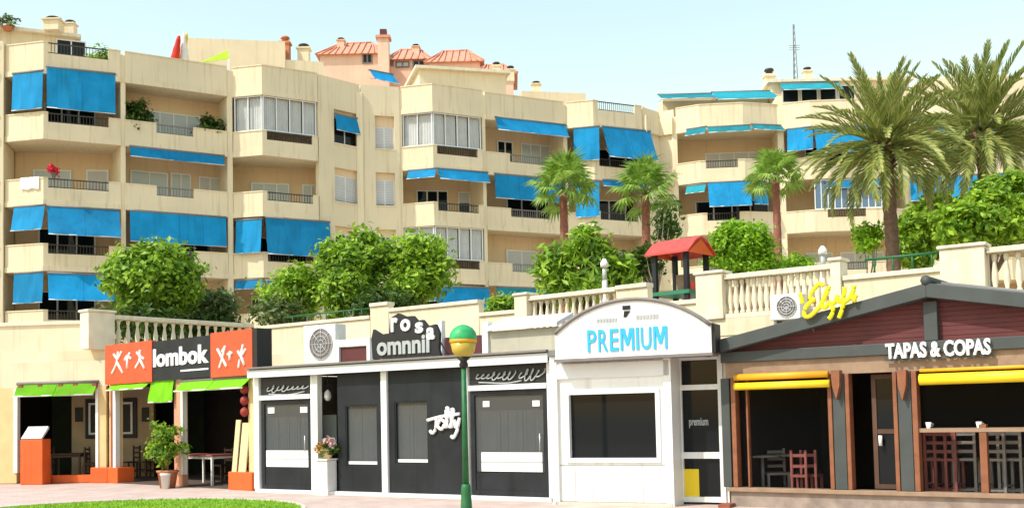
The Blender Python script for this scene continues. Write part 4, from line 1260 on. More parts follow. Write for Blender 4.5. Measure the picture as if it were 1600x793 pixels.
# signboard: two orange panels and a black one
def board(fr, x0, x1, yt0, yb0, yt1, yb1, v, mat, thick=.12):
    u0, u1 = fr.pix(x0, yt0, v)[0], fr.pix(x1, yt1, v)[0]
    return u0, u1
sb = empty('sign_board', zr_.P(zr_.L / 2, .1, 2.7), 'black and orange restaurant signboard reading lombok', 'sign')
zs0, zs1 = 2.64, 3.70
vS = .12
U = [zr_.pix(x, 555, vS)[0] for x in (164, 237, 329, 394, 401)]
MB().fbox(zr_, U[0], U[1], 0, vS, zs0, zs1).build('panel', 'orange_sign', sb)
MB().fbox(zr_, U[1] + .004, U[2] - .004, 0, vS - .02, zs0 + .02, zs1 - .04).build('panel', 'charcoal', sb)
MB().fbox(zr_, U[2], U[3], 0, vS, zs0, zs1).build('panel', 'orange_sign', sb)
MB().fbox(zr_, U[3] + .004, U[4], -.3, vS - .01, zs0, zs1).build('end_panel', 'black', sb)
m = MB(); text_into(m, 'lombok', zr_, U[1] + .08, U[2] - .1, 3.0, 3.46, vS - .02, .03, .03); m.build('lettering', 'letter_white', sb)
m = MB(); m.fbox(zr_, U[1] + (U[2] - U[1]) * .5, U[2] - .12, vS - .02, vS - .008, 2.84, 2.88); m.build('underline', 'letter_white', sb)
fig = [  # brush figures on the orange panels (survey strokes)
 [[(175, 583), (182, 568), (185, 549)], [(183, 566), (192, 582)], [(178, 553), (184, 560), (190, 549)],
  [(199, 575), (199, 557)], [(195, 562), (199, 556), (205, 560)], [(203, 551), (200, 556)],
  [(212, 574), (218, 562), (219, 546)], [(218, 560), (226, 575)], [(214, 550), (219, 556), (225, 560)]],
 [[(343, 574), (348, 558), (352, 540)], [(340, 545), (347, 558), (354, 572)], [(347, 549), (351, 543)],
  [(359, 562), (360, 548)], [(356, 553), (363, 551)],
  [(373, 574), (376, 556), (380, 538)], [(372, 548), (377, 555), (384, 545)], [(377, 556), (382, 570)]]]
for fg in fig:
    m = MB(); strokes(m, zr_, fg, vS + .01, .034, 6); m.build('emblem', 'letter_white', sb)

# wall pictures
def picture(fr, x0, y0, x1, y1, v, label, inner=True):
    u0, u1, z0, z1 = fr.rect(x0, y0, x1, y1, v)
    t = empty('wall_picture', fr.P((u0 + u1) / 2, v, z0), label, 'picture', 'pictures on the restaurant wall')
    MB().fbox(fr, u0, u1, v, v + .03, z0, z1).build('mount', 'black', t)
    if inner:
        e = .1 * (z1 - z0)
        frame_bars(fr, u0 + e, u1 - e, z0 + e, z1 - e, v + .03, v + .05, .06).build('frame', 'letter_white', t)
fp = Fr(tuple(spot(112, 650, 32.6).xy), tuple(spot(240, 650, 32.2).xy))
MB().fbox(fp, 0, fp.L, -.12, 0, .02, 2.66).build('partition', 'interior_beige', rest)
picture(fp, 134, 622, 214, 684, .02, 'large black picture with a white inner frame')
picture(fp, 118, 636, 129, 658, .02, 'small black picture beside the large framed one', False)
picture(fp, 222, 636, 232, 658, .02, 'small black picture next to the potted shrub', False)

# menu stand
a = zl.pix(33, 720, .5)[0]; b = zl.pix(68, 720, .5)[0]
t = empty('menu_stand', zl.P((a + b) / 2, .35, 0), 'orange menu stand with sloping white menu pages', 'stand')
MB().fbox(zl, a, b, .15, .55, 0, 1.22).build('body', 'orange', t, bevel=.02)
m = MB(); m.add([zl.P(a + .03, .56, 1.24), zl.P(b - .03, .56, 1.24), zl.P(b - .03, .22, 1.56), zl.P(a + .03, .22, 1.56),
                 zl.P(a + .03, .50, 1.22), zl.P(b - .03, .50, 1.22), zl.P(b - .03, .18, 1.50), zl.P(a + .03, .18, 1.50)],
                [(0, 1, 2, 3), (7, 6, 5, 4), (0, 4, 5, 1), (1, 5, 6, 2), (2, 6, 7, 3), (3, 7, 4, 0)]); m.build('top', 'photo_paper', t)
# potted shrub
p = zr_.P(zr_.pix(262, 740, .45)[0], .45, 0)
pot_plant(tuple(p), 1.75, .82, 'leafy shrub in a terracotta pot at the restaurant front', 'leaf_ficus', 97, 'plant', None, 'terracotta', 46, 'potted_shrub', .09)
p2 = zr_.P(zr_.pix(254, 745, .7)[0], .62, 0)
t = empty('planter_pot', p2, 'small empty white pot beside the terracotta pot', 'pot')
MB().lathe([(.09, 0), (.12, .32), (.135, .32), (.135, .37)], tuple(p2), 14).build('pot', 'white_paint', t)
MB().lathe([(.12, .33), (.12, .35)], tuple(p2), 14).build('soil', 'interior_dark', t)

def table(c, w, d, h, rz, label, top, leg, group, name='table'):
    t = empty(name, c, label, 'table', group)
    MB().box((c[0], c[1], c[2] + h - .02), (w, d, .04), rz).build('table_top', top, t, bevel=.008)
    ca, sa = math.cos(rz), math.sin(rz)
    for sx in (-1, 1):
        for sy in (-1, 1):
            x, y = sx * (w / 2 - .06), sy * (d / 2 - .06)
            MB().box((c[0] + x * ca - y * sa, c[1] + x * sa + y * ca, c[2] + (h - .04) / 2), (.05, .05, h - .04), rz).build('leg', leg, t)
    MB().box((c[0], c[1], c[2] + h - .08), (w - .1, d - .1, .06), rz).build('apron', leg, t)
    return t
def chair(c, rz, h, seat, label, mat, group, name='chair', cat='chair', slats=3, w=.40):
    """rz: the way the back points"""
    t = empty(name, c, label, cat, group)
    M = Matrix.Translation(Vector(c)) @ Matrix.Rotation(rz, 4, 'Z')
    def part(nm, cc, ss):
        p = M @ Vector(cc); MB().box(tuple(p), ss, rz).build(nm, mat, t)
    part('seat', (0, 0, seat - .02), (w, w, .04))
    for sx in (-1, 1):
        part('leg', (sx * (w / 2 - .025), -(w / 2 - .025), (seat - .04) / 2), (.04, .04, seat - .04))
        part('leg', (sx * (w / 2 - .025), (w / 2 - .025), h / 2), (.04, .04, h))
    for k in range(slats):
        part('back_slat', (0, w / 2 - .025, seat + (h - seat) * (k + .8) / (slats + .3)), (w - .09, .02, .05))
    for sy in (-1, 1):
        part('stretcher', (0, sy * (w / 2 - .025), seat * .35), (w - .09, .022, .03))
    part('stretcher', (-(w / 2 - .025), 0, seat * .45), (.022, w - .09, .03)); part('stretcher', (w / 2 - .025, 0, seat * .45), (.022, w - .09, .03))
    return t
# terrace table with a bench inside the far opening
p = zr_.P(zr_.pix(322, 735, -.7)[0], -.75, .02)
table(tuple(p), 1.5, .75, .76, zr_.rz, 'red topped table with white legs in the restaurant opening', 'chair_red', 'white_paint', 'restaurant tables')
for dx, dv, s in ((-.45, -.1, 0), (.45, -.1, 0)):
    q = zr_.P(zr_.pix(322, 735, -.7)[0] + dx, -1.5, .02)
    chair(tuple(q), zr_.rz, .88, .45, 'dark chair behind the red topped table, on the potted shrub side' if dx < 0 else 'dark chair behind the red topped table, on the red lantern side', 'wood_dark', 'chairs at the red topped table')
for k, (x, v) in enumerate(((205, -1.6), (228, -1.9), (248, -2.2))):
    q = zr_.P(zr_.pix(x, 735, v)[0], v, .02)
    chair(tuple(q), zr_.rz + .3 * k, .92, .46, ('dark chair below the framed picture, beside the brown downpipe', 'dark chair below the framed picture, between two other dark chairs', 'dark chair below the framed picture, beside the potted shrub')[k], 'wood_dark', 'chairs below the framed picture')
q = zl.P(zl.pix(105, 735, -1.5)[0], -1.6, .02)
table(tuple(q), .9, .8, .75, .1, 'dark table in the restaurant opening beside the menu stand', 'wood_dark', 'wood_dark', 'restaurant tables')
for dx in (-.75, .75):
    qq = zl.P(zl.pix(105, 735, -1.5)[0] + dx, -1.6, .02)
    chair(tuple(qq), math.copysign(-math.pi / 2, dx), .92, .46, 'dark chair between the menu stand and the dark table' if dx < 0 else 'dark chair between the dark table and the restaurant columns', 'wood_dark', 'chairs by the menu stand')
# hanging red lanterns
p = zr_.P(zr_.pix(381, 640, .08)[0], .06, 0)
t = empty('hanging_lantern', (p.x, p.y, 2.6), 'string of red paper lanterns on the restaurant column', 'lantern')
MB().tube([(p.x, p.y, 1.7), (p.x, p.y, 2.62)], .008, 5).build('cord', 'black', t)
for k in range(3):
    zc = 2.32 - k * .26
    MB().lathe([(.03, -.11), (.09, -.06), (.105, 0), (.09, .06), (.03, .11)], (p.x, p.y, zc), 12).build('lantern', 'lantern_red', t)

# ------------------------------------------------------------------ black and white kiosk row
K = Fr((-5.74, 24.55), (0.72, 20.1))
ks = empty('kiosk_row', K.P(K.L / 2, -1.7, 0), 'black kiosk row with white posts and a flat roof', 'kiosk')
ZK = 2.62
def kx(x, y=680, v=0.0): return K.pix(x, y, v)[0]
def krect(*a, v=0.0): return K.rect(*a, v)
MB().fbox(K, -.05, K.L + .02, -3.4, -.42, 0, .05).build('floor', 'interior_floor', ks)
MB().fbox(K, -.06, K.L + .06, -3.45, -3.3, 0, ZK).build('back_wall', 'charcoal', ks)
MB().fbox(K, -.05, .0, -3.3, -.05, 0, ZK).build('side_wall', 'white_paint', ks)
MB().fbox(K, K.L, K.L + .05, -3.3, -.05, 0, ZK).build('side_wall', 'white_paint', ks)
MB().fbox(K, -.12, K.L + .05, -3.5, .16, ZK + .02, ZK + .14).build('roof', 'roof_felt', ks)
MB().fbox(K, -.14, K.L + .05, .17, .20, ZK - .07, ZK + .10).build('fascia', 'shutter_white', ks)
MB().fbox(K, -.14, K.L + .05, .16, .25, ZK + .125, ZK + .165).build('gutter', 'rail_grey', ks)
MB().fbox(K, -.02, K.L, -.12, .10, 0.0, .07).build('threshold', 'white_paint', ks)
for x0, x1 in ((399, 407), (488, 499), (598, 607), (726, 734), (858, 867)):
    MB().fbox(K, kx(x0), kx(x1), -.1, .05, .07, ZK - .02).build('post', 'white_paint', ks, bevel=.01)
def zk(x, y): return K.pix(x, y)[1]
def sheen_slats(u0, u1, z0, z1, v, parent, seed):  # added slats; their uneven grey imitates reflections in the glass
    rnd = random.Random(seed); m = MB(); n = max(4, int((u1 - u0) / .085))
    for k in range(n):
        a = u0 + (u1 - u0) * k / n; b = u0 + (u1 - u0) * (k + 1) / n - .004
        da, db = rnd.uniform(-.02, .02), rnd.uniform(-.02, .02)
        m.hexa([K.P(a, v + da, z0), K.P(b, v + db, z0), K.P(b, v + db - .004, z0), K.P(a, v + da - .004, z0), K.P(a, v + da, z1), K.P(b, v + db, z1), K.P(b, v + db - .004, z1), K.P(a, v + da - .004, z1)])
    m.build('blind_or_sheen', 'blind_or_sheen', parent)
def door_bay(x0, x1, t0, t1, gl, bandt, bandb):
    u0, u1 = kx(x0), kx(x1); um = (x0 + x1) / 2
    zt0 = zk(um, t0); zt1 = zk(um, t1)
    MB().fbox(K, u0, u1, -.06, .0, zt1 + .04, ZK).build('transom_panel', 'black', ks)
    MB().fbox(K, u0, u1, -.06, .06, zt1 - .06, zt1 + .04).build('transom_bar', 'white_paint', ks)
    d = frame_bars(K, u0 + .01, u1 - .01, .08, zt1 - .065, -.05, 0.01, .09).build('door', 'charcoal', ks)
    g0, g1, gz0, gz1 = K.rect(*gl)
    m = MB(); m.fbox(K, u0 + .10, u1 - .10, -.04, -.005, .17, gz0 - .01); m.build('kick_panel', 'charcoal', d)
    MB().fbox(K, u0 + .10, u1 - .10, -.035, -.02, gz0, zt1 - .16).build('pane', 'glass_grey', d)
    sheen_slats(u0 + .10, u1 - .10, gz0 + .01, zt1 - .45, -.10, d, int(x0))
    za, zb_ = zk(um, bandb), zk(um, bandt)
    MB().fbox(K, g0, g1, -.018, -.012, za, zb_).build('band', 'letter_white', d)
    MB().fbox(K, g0, g1, -.011, -.006, (za + zb_) / 2 - .012, (za + zb_) / 2 + .012).build('band_line', 'letter_grey', d)
    MB().tube([K.P(u1 - .16, .05, .9), K.P(u1 - .16, .05, 1.25)], .014, 6).build('handle', 'steel', d)
    for xa, ya, w_ in ((gl[0] + 8, gl[1] - 3, 10), (gl[2] - 9, gl[1] - 4, 11)):
        a, b, c_, e_ = K.rect(xa - w_ / 2, ya - 5, xa + w_ / 2, ya + 4)
        MB().fbox(K, a, b, -.018, -.010, c_, e_).build('sticker', 'letter_white', d)
    return d
door_bay(409, 487, 594, 619, (415, 644, 483, 728), 703, 729)
door_bay(736, 857, 570, 603, (751, 634, 846, 737), 706, 736)
# unreadable cursive on the transoms: looped pen strokes
def cursive(x0, y0, x1, y1, h, loops, seed):
    rnd = random.Random(seed); pts = []
    n = loops * 7
    amp = 1.0
    for k in range(n + 1):
        t = k / n; ph_ = 2 * math.pi * loops * t
        if k % 7 == 0: amp = rnd.choice((.55, .6, 1.0, .5, 1.2))
        pts.append((x0 + (x1 - x0) * t - 2.2 * math.sin(ph_) + .25 * h * math.cos(ph_), y0 + (y1 - y0) * t - h * .5 * amp * math.cos(ph_)))
    return pts
m = MB(); strokes(m, K, [cursive(418, 608, 480, 604, 10, 8, 1), [(420, 615), (450, 616), (476, 611)]], .02, .013); m.build('script', 'letter_grey', ks)
m = MB(); strokes(m, K, [cursive(745, 588, 803, 586, 13, 7, 2), cursive(812, 586, 848, 583, 16, 4, 3), [(748, 597), (790, 598), (815, 594)]], .02, .014); m.build('script', 'letter_grey', ks)
# dark panels with grey windows
def panel_bay(x0, x1, gl):
    u0, u1 = kx(x0), kx(x1)
    g0, g1, z0, z1 = K.rect(*gl)
    m = MB(); wall_open(m, K, u0, u1, .075, ZK, -.08, .0, [(g0, g1, z0, z1)]); o = m.build('wall_panel', 'charcoal', ks)
    frame_bars(K, g0, g1, z0, z1, -.07, -.01, .03).build('window_frame', 'charcoal', o)
    MB().fbox(K, g0 + .02, g1 - .02, -.06, -.05, z0 + .02, z1 - .02).build('pane', 'glass_grey', o)
    sheen_slats(g0 + .02, g1 - .02, z0 + .02, z1 - .03, -.13, o, int(x0))
    MB().fbox(K, g0 + .03, g1 - .03, -.048, -.043, z0 + .03, z0 + .09).build('film_strip', 'letter_white', o)
    # horizontal cladding joints
    return o
panel_bay(528, 597, (540, 632, 590, 727))
panel_bay(608, 724, (617, 626, 669, 724))
m = MB(); strokes(m, K, [
 [(672, 672), (676, 676), (681, 668), (682, 650)], [(688, 655), (684, 664), (690, 670), (695, 660), (689, 654)],
 [(695, 668), (700, 652), (701, 638), (697, 640), (699, 668)], [(703, 668), (707, 654), (709, 640), (705, 642), (706, 668)],
 [(710, 655), (712, 667), (717, 656)], [(718, 652), (715, 670), (709, 683), (705, 680)], [(668, 656), (690, 650), (718, 646)]], .03, .034); m.build('lettering', 'letter_white', ks)
# recess with lantern, mirror and flower pedestal
u0, u1 = kx(500), kx(528)
MB().fbox(K, u0, u1, -.75, -.68, .07, ZK).build('recess_wall', 'black', ks)
MB().fbox(K, u1 - .005, u1 + .05, -.68, -.085, .07, ZK).build('recess_side', 'charcoal', ks)
a, b, c_, e_ = K.rect(503, 645, 529, 705, -.65)
o = frame_bars(K, a, b, c_, e_, -.68, -.62, .03).build('mirror_frame', 'charcoal', ks)
MB().fbox(K, a + .02, b - .02, -.66, -.65, c_ + .02, e_ - .02).build('mirror_glass', 'glass_milky', o)
p = K.P(kx(512, 615, -.2), -.2, 0)
t = empty('hanging_lantern', (p.x, p.y, 2.6), 'small white glass lantern hanging in the kiosk recess', 'lantern')
zc = zk(512, 615)
MB().tube([(p.x, p.y, zc), (p.x, p.y, 2.63)], .008, 5).build('cord', 'black', t)
MB().lathe([(.04, -.14), (.085, -.06), (.07, .04), (.02, .1)], (p.x, p.y, zc), 10).build('shade', 'cloth_white', t)
p = K.P(kx(511, 740, .12), .1, 0)
t = empty('pedestal', p, 'white square pedestal in front of the kiosk recess', 'pedestal')
MB().fbox(K, kx(511, 740, .1) - .15, kx(511, 740, .1) + .15, -.05, .25, .075, .72).build('block', 'white_paint', t, bevel=.015)
MB().fbox(K, kx(511, 740, .1) - .19, kx(511, 740, .1) + .19, -.09, .29, 0, .074).build('foot', 'white_paint', t)
MB().fbox(K, kx(511, 740, .1) - .18, kx(511, 740, .1) + .18, -.08, .28, .725, .76).build('top', 'white_paint', t)
pp = (p.x, p.y, .76)
t = empty('flower_basket', pp, 'basket of mixed flowers on the white pedestal', 'flowers')
MB().lathe([(.09, 0), (.14, .17), (.15, .19)], pp, 12).build('basket', 'sand', t)
for mt, dx, dz, sd_ in (('bloom_ochre', -.1, .24, 1), ('bloom_pale', .08, .34, 2), ('leaf_dark', .12, .2, 3), ('leaf_olive', -.05, .16, 4)):
    V, F = leaves([(pp[0] + dx, pp[1] - .02, pp[2] + dz, .12, .12, .1, 10)], .07, sd_, 16, .04); m = MB(); m.add(V, F); m.build('foliage' if mt.startswith('leaf') else 'blossom', mt, t)

# things on the kiosk roof
ZRK = ZK + .14
fa = Fr(K.P(0, -1.3, 0).xy, K.P(K.L, -1.3, 0).xy)
def ac_unit(fr, x0, y0, x1, y1, zf, label, split=.86):
    u0, u1, z0, z1 = fr.rect(x0, y0, x1, y1)
    t = empty('air_conditioner', fr.P((u0 + u1) / 2, -.18, zf), label, 'air conditioner', 'outdoor air conditioning units')
    z0 = zf + .12
    for u in (u0 + .1, u1 - .1): MB().fbox(fr, u - .03, u + .03, -.32, -.02, zf, z0).build('foot', 'rail_grey', t)
    MB().fbox(fr, u0, u1, -.36, 0, z0, z1).build('case', 'ac_case', t, bevel=.015)
    cu, cz = u0 + (u1 - u0) * .56, (z0 + z1) / 2
    r = min(u1 - u0, z1 - z0) * .40
    V = [fr.P(cu + r * math.cos(2 * math.pi * k / 24), .004, cz + r * math.sin(2 * math.pi * k / 24)) for k in range(24)]
    m = MB(); m.face(V); m.build('fan_opening', 'rail_grey', t)
    m = MB()
    for rr in (.25, .5, .75, 1.0):
        pts = [fr.P(cu + r * rr * math.cos(2 * math.pi * k / 24), .016, cz + r * rr * math.sin(2 * math.pi * k / 24)) for k in range(25)]
        m.tube(pts, .008, 4, False)
    for k in range(8):
        a_ = math.pi * k / 4; m.tube([fr.P(cu, .016, cz), fr.P(cu + r * math.cos(a_), .016, cz + r * math.sin(a_))], .006, 4)
    m.build('grille', 'shutter_white', t)
    return t
ac_unit(fa, 474, 507, 524, 556, ZRK, 'white air conditioning unit on the kiosk roof')
# maroon box sign with white frame
u0, u1, z0, z1 = fa.rect(530, 541, 578, 566)
t = empty('roof_box', fa.P((u0 + u1) / 2, 0, ZRK), 'small maroon box in a white frame on the kiosk roof', 'box')
MB().fbox(fa, u0 + .05, u1 - .05, -.4, 0, ZRK, z1).build('panel', 'maroon', t)
for u in (u0, u1): MB().fbox(fa, u - .045, u + .045, -.06, .06, ZRK, z1 + .18).build('post', 'white_paint', t)
MB().fbox(fa, u0 + .05, u1 - .05, -.05, .05, z1 + .01, z1 + .17).build('top_rail', 'white_paint', t)
# black cut-out rooftop sign
fs = Fr(K.P(0, -.1, 0).xy, K.P(K.L, -.1, 0).xy)
rs_ = empty('rooftop_sign', fs.P(fs.pix(632, 550)[0], 0, ZRK), 'black cut-out rooftop sign with white and grey lettering', 'sign')
out = [(582, 560), (580, 530), (583, 514), (596, 522), (608, 520), (609, 497), (622, 489), (634, 494), (645, 493), (652, 501), (660, 499), (668, 509), (680, 506), (686, 520), (685, 545), (688, 556), (684, 562)]
poly = [fs.pix(x, y) for x, y in out][::-1]
zmin = ZRK
poly = [(u, max(z, zmin)) for u, z in poly]
MB().fprism(fs, poly, -.08, 0.0).build('board', 'black', rs_)
m = MB(); u0, u1, z0, z1 = fs.rect(590, 523, 672, 553); text_into(m, 'omnnil', fs, u0, u1, z0, z1, 0.0, .03, .03); m.build('lettering', 'letter_grey', rs_)
m = MB()
for ch_, r_ in (('r', (612, 496, 622, 518)), ('o', (627, 498, 642, 517)), ('s', (650, 503, 662, 520)), ('a', (668, 511, 680, 530))):
    u0, u1, z0, z1 = fs.rect(*r_); text_into(m, ch_, fs, u0, u1, z0, z1, 0.0, .035, .03)
m.build('lettering', 'letter_white', rs_)
for x in (590, 640, 680):
    u = fs.pix(x, 545)[0]; MB().tube([fs.P(u, -.1, ZRK + .4), fs.P(u, -.55, ZRK)], .02, 6).build('brace', 'rail_grey', rs_)
# white framed beige screen
fz = Fr(K.P(0, -.8, 0).xy, K.P(K.L, -.8, 0).xy)
u0, u1, z0, z1 = fz.rect(757, 498, 872, 552)
t = empty('roof_screen', fz.P((u0 + u1) / 2, 0, ZRK), 'beige panelled screen with a sloping white top on the kiosk roof', 'screen')
MB().fbox(fz, u0 + .12, u1, -.06, 0, ZRK, z1 - .2).build('panel', 'screen_beige', t)
for u in (u0 + .05,): MB().fbox(fz, u - .07, u + .07, -.1, .06, ZRK, z1).build('post', 'white_paint', t)
m = MB(); m.add([fz.P(u0 + .12, .12, z1 - .2), fz.P(u1 + .05, .12, z1 - .2), fz.P(u1 + .05, -.5, z1 + .02), fz.P(u0 + .12, -.5, z1 + .02),
                 fz.P(u0 + .12, .12, z1 - .12), fz.P(u1 + .05, .12, z1 - .12), fz.P(u1 + .05, -.5, z1 + .1), fz.P(u0 + .12, -.5, z1 + .1)],
                [(3, 2, 1, 0), (4, 5, 6, 7), (0, 1, 5, 4), (1, 2, 6, 5), (2, 3, 7, 6), (3, 0, 4, 7)]); m.build('hood', 'shutter_white', t)
u0, u1, z0, z1 = fz.rect(690, 525, 752, 558)
t = empty('roof_box', fz.P((u0 + u1) / 2, 0, ZRK), 'maroon box with a white post behind the green domed lantern', 'box')
MB().fbox(fz, u0 + .1, u1, -.4, 0, ZRK, z1).build('panel', 'maroon', t)
MB().fbox(fz, u0 - .05, u0 + .06, -.06, .06, ZRK, z1 + .35).build('post', 'white_paint', t)

# ------------------------------------------------------------------ white shop with the arched sign
Pf = Fr((0.80, 19.45), (2.72, 18.5))
sh = empty('white_shop', Pf.P(1.2, -1.5, 0), 'white boarded shop with one wide dark window', 'shop')
def prect(*a, v=0.0): return Pf.rect(*a, v)
ZP = 2.62
uE = Pf.pix(1050, 700)[0]; u0s = Pf.pix(868, 700)[0] 
w0, w1, wz0, wz1 = Pf.rect(890, 614, 1026, 716)
m = MB(); wall_open(m, Pf, u0s, uE, .70, ZP, -.12, 0, [(w0, w1, wz0, wz1)])
m.fbox(Pf, u0s, uE, -.12, -.03, 0, .698); m.build('front_wall', 'white_paint', sh)
zbt = Pf.pix(960, 722)[1]
nb = 13
for k in range(nb):
    a = u0s + .06 + (uE - u0s - .12) * k / nb; b = u0s + .06 + (uE - u0s - .12) * (k + 1) / nb
    MB().fbox(Pf, a + .004, b - .004, -.028, .004 + .003 * (k % 2), .06, zbt - .02 if zbt < .7 else .68).build('board', 'white_paint', sh)
MB().fbox(Pf, u0s, uE, -.02, .06, 0, .05).build('threshold', 'kerb_stone', sh)
MB().fbox(Pf, u0s + .02, uE, 0, .05, ZP - .40, ZP - .14).build('shutter_box', 'white_alu', sh)
o = frame_bars(Pf, w0 - .07, w1 + .07, wz0 - .06, wz1 + .07, -.10, .03, .075).build('window', 'white_alu', sh)
MB().fbox(Pf, w0, w1, -.08, -.07, wz0, wz1).build('pane', 'glass_dark', o)
MB().fbox(Pf, u0s - .05, u0s + .08, -.2, .06, 0, ZP).build('corner_post', 'white_paint', sh)
MB().fbox(Pf, uE - .10, uE + .03, -.55, .05, 0, ZP).build('corner_post', 'white_paint', sh)
vd = -.5
d0, d1 = Pf.pix(1060, 700, vd)[0], Pf.pix(1133, 700, vd)[0]
dz = Pf.pix(1090, 604, vd)[1]
MB().fbox(Pf, uE + .03, d0, vd - .08, vd + .02, 0, ZP).build('reveal', 'black', sh)
o = frame_bars(Pf, d0, d1, .04, ZP - .05, vd - .06, vd + .03, .09).build('door_frame', 'white_paint', sh)
MB().fbox(Pf, d0 + .09, d1 - .09, vd - .06, vd + .028, dz - .05, dz + .04).build('transom_bar', 'white_paint', o)
zm = Pf.pix(1090, 711, vd)[1]
MB().fbox(Pf, d0 + .09, d1 - .09, vd - .06, vd + .025, zm - .05, zm + .06).build('mid_rail', 'white_paint', o)
MB().fbox(Pf, d0 + .06, d1 - .06, vd - .04, vd - .03, .1, ZP - .1).build('pane', 'glass_dark', o)
a, b, c_, e_ = Pf.rect(1068, 732, 1092, 785, vd)
MB().fbox(Pf, a, b, vd - .028, vd - .02, max(.13, c_), e_).build('sticker', 'yellow', o)
m = MB(); text_into(m, 'premium', Pf, *Pf.rect(1076, 652, 1106, 668, vd), vd - .028, .006, .02); m.build('lettering', 'letter_grey', o)
MB().fbox(Pf, u0s - .05, d1 + .05, -3.0, .1, ZP + .01, ZP + .12).build('roof', 'roof_felt', sh)
MB().fbox(Pf, u0s, d1 + .02, -3.0, -2.9, 0, ZP).build('back_wall', 'charcoal', sh)
MB().fbox(Pf, d1 - .01, d1 + .05, -2.9, vd, 0, ZP).build('side_wall', 'white_paint', sh)
# red doormat block by the door
t = empty('brick_step', Pf.P(d1 + .1, .05, 0), 'small red brick step at the corner of the bar', 'step')
a = Pf.pix(1122, 788, .1)[0]; b = Pf.pix(1140, 788, .1)[0]
MB().fbox(Pf, a, b, -.25, .1, 0, .06).build('step', 'brown_red', t)

# arched sign
vs = .30
sg = empty('arched_sign', Pf.P(1.2, vs, ZP), 'white arched shop sign reading PREMIUM in blue', 'sign')
uL, zLb = Pf.pix(868, 562, vs); uR, zRb = Pf.pix(1112, 549, vs)
zb_ = (zLb + zRb) / 2; zend = (Pf.pix(868, 528, vs)[1] + Pf.pix(1112, 500, vs)[1]) / 2; zap = Pf.pix(985, 467, vs)[1]
arc = []
n = 24
h = zap - zend; wd = (uR - uL) / 2; rad = (wd * wd + h * h) / (2 * h); a0 = math.asin(min(1, wd / rad))
for k in range(n + 1):
    t_ = a0 - 2 * a0 * k / n
    arc.append((uL + wd + rad * math.sin(t_), zend - (rad - h) + rad * math.cos(t_)))
MB().fprism(Pf, [(uL, zb_), (uR, zb_)] + arc, -.06, vs).build('board', 'white_paint', sg)
m = MB()
pts = [Pf.P(u, vs + .01, z) for u, z in arc]; m.tube(pts, .035, 6)
m.build('edge_trim', 'rail_grey', sg)
MB().fbox(Pf, uL - .02, uR + .02, -.05, vs + .03, zb_ - .05, zb_ - .003).build('bottom_trim', 'rail_grey', sg)
MB().fprism(Pf, [(uR + .004, zb_), (uR + .06, zb_), (uR + .06, zend + .02), (uR + .004, zend + .04)], -.05, vs - .03).build('end_panel', 'black', sg)
m = MB(); pu0, pu1, pz0, pz1 = Pf.rect(918, 512, 1043, 547, vs)
wds = (('P', .58), ('R', .62), ('E', .54), ('M', .86), ('I', .17), ('U', .64), ('M', .86))
tot = sum(w for _, w in wds) + .13 * (len(wds) - 1); sc_u = (pu1 - pu0) / tot; uu = pu0
for ch_, w in wds:
    a, b = uu, uu + w * sc_u; uu = b + .13 * sc_u
    if ch_ == 'M':
        st = .15 * sc_u; cu_ = (a + b) / 2; dg_ = st * 1.15
        m.fbox(Pf, a, a + st, vs, vs + .02, pz0, pz1); m.fbox(Pf, b - st, b, vs, vs + .02, pz0, pz1)
        zl_ = pz0 + (pz1 - pz0) * .22
        m.fprism(Pf, [(cu_ - dg_ / 2, zl_), (cu_ + dg_ / 2, zl_), (a + st + dg_ * .75, pz1), (a + st, pz1), (a + st, pz1 - .09)], vs, vs + .018)
        m.fprism(Pf, [(cu_ - dg_ / 2, zl_ + .002), (cu_ + dg_ / 2, zl_ + .002), (b - st, pz1 - .09), (b - st, pz1), (b - st - dg_ * .75, pz1)], vs, vs + .016)
    else:
        text_into(m, ch_, Pf, a, b, pz0, pz1, vs, .02, .012)
m.build('lettering', 'sign_blue', sg)
m = MB()
for r_ in ((932, 497, 965, 503), (994, 491, 1030, 498)):
    u0, u1, z0, z1 = Pf.rect(*r_, vs)
    nn = 7
    for k in range(nn):
        a = u0 + (u1 - u0) * k / nn; m.fbox(Pf, a, a + (u1 - u0) / nn * .72, vs, vs + .012, z0, z1)
m.build('small_print', 'letter_grey', sg)
m = MB(); u0, u1, z0, z1 = Pf.rect(973, 477, 985, 495, vs)
m.fbox(Pf, u0, u1, vs, vs + .015, z0 + (z1 - z0) * .65, z1)
m.fprism(Pf, [(u0 + (u1 - u0) * .1, z0), (u0 + (u1 - u0) * .45, z0), (u1, z0 + (z1 - z0) * .52), (u0 + (u1 - u0) * .2, z0 + (z1 - z0) * .52)], vs, vs + .015)
m.build('emblem', 'charcoal', sg)

# ------------------------------------------------------------------ bar with the gable roof
Bf = Fr((3.66, 18.35), (7.40, 15.6))
bar = empty('bar_house', Bf.P(3, -1.5, 0), 'grey and maroon gabled bar with orange timber window frames', 'bar')
LB = 6.9
def bx(x, y=680, v=0.0): return Bf.pix(x, y, v)[0]
zbt = (Bf.pix(1150, 552)[1] + Bf.pix(1590, 522)[1]) / 2
zbb = (Bf.pix(1150, 561)[1] + Bf.pix(1590, 546)[1]) / 2 - .02
zsl = (Bf.pix(1220, 768)[1] + Bf.pix(1520, 777)[1]) / 2
ua_, zap = Bf.pix(1456, 466)
rise = zap - zbt
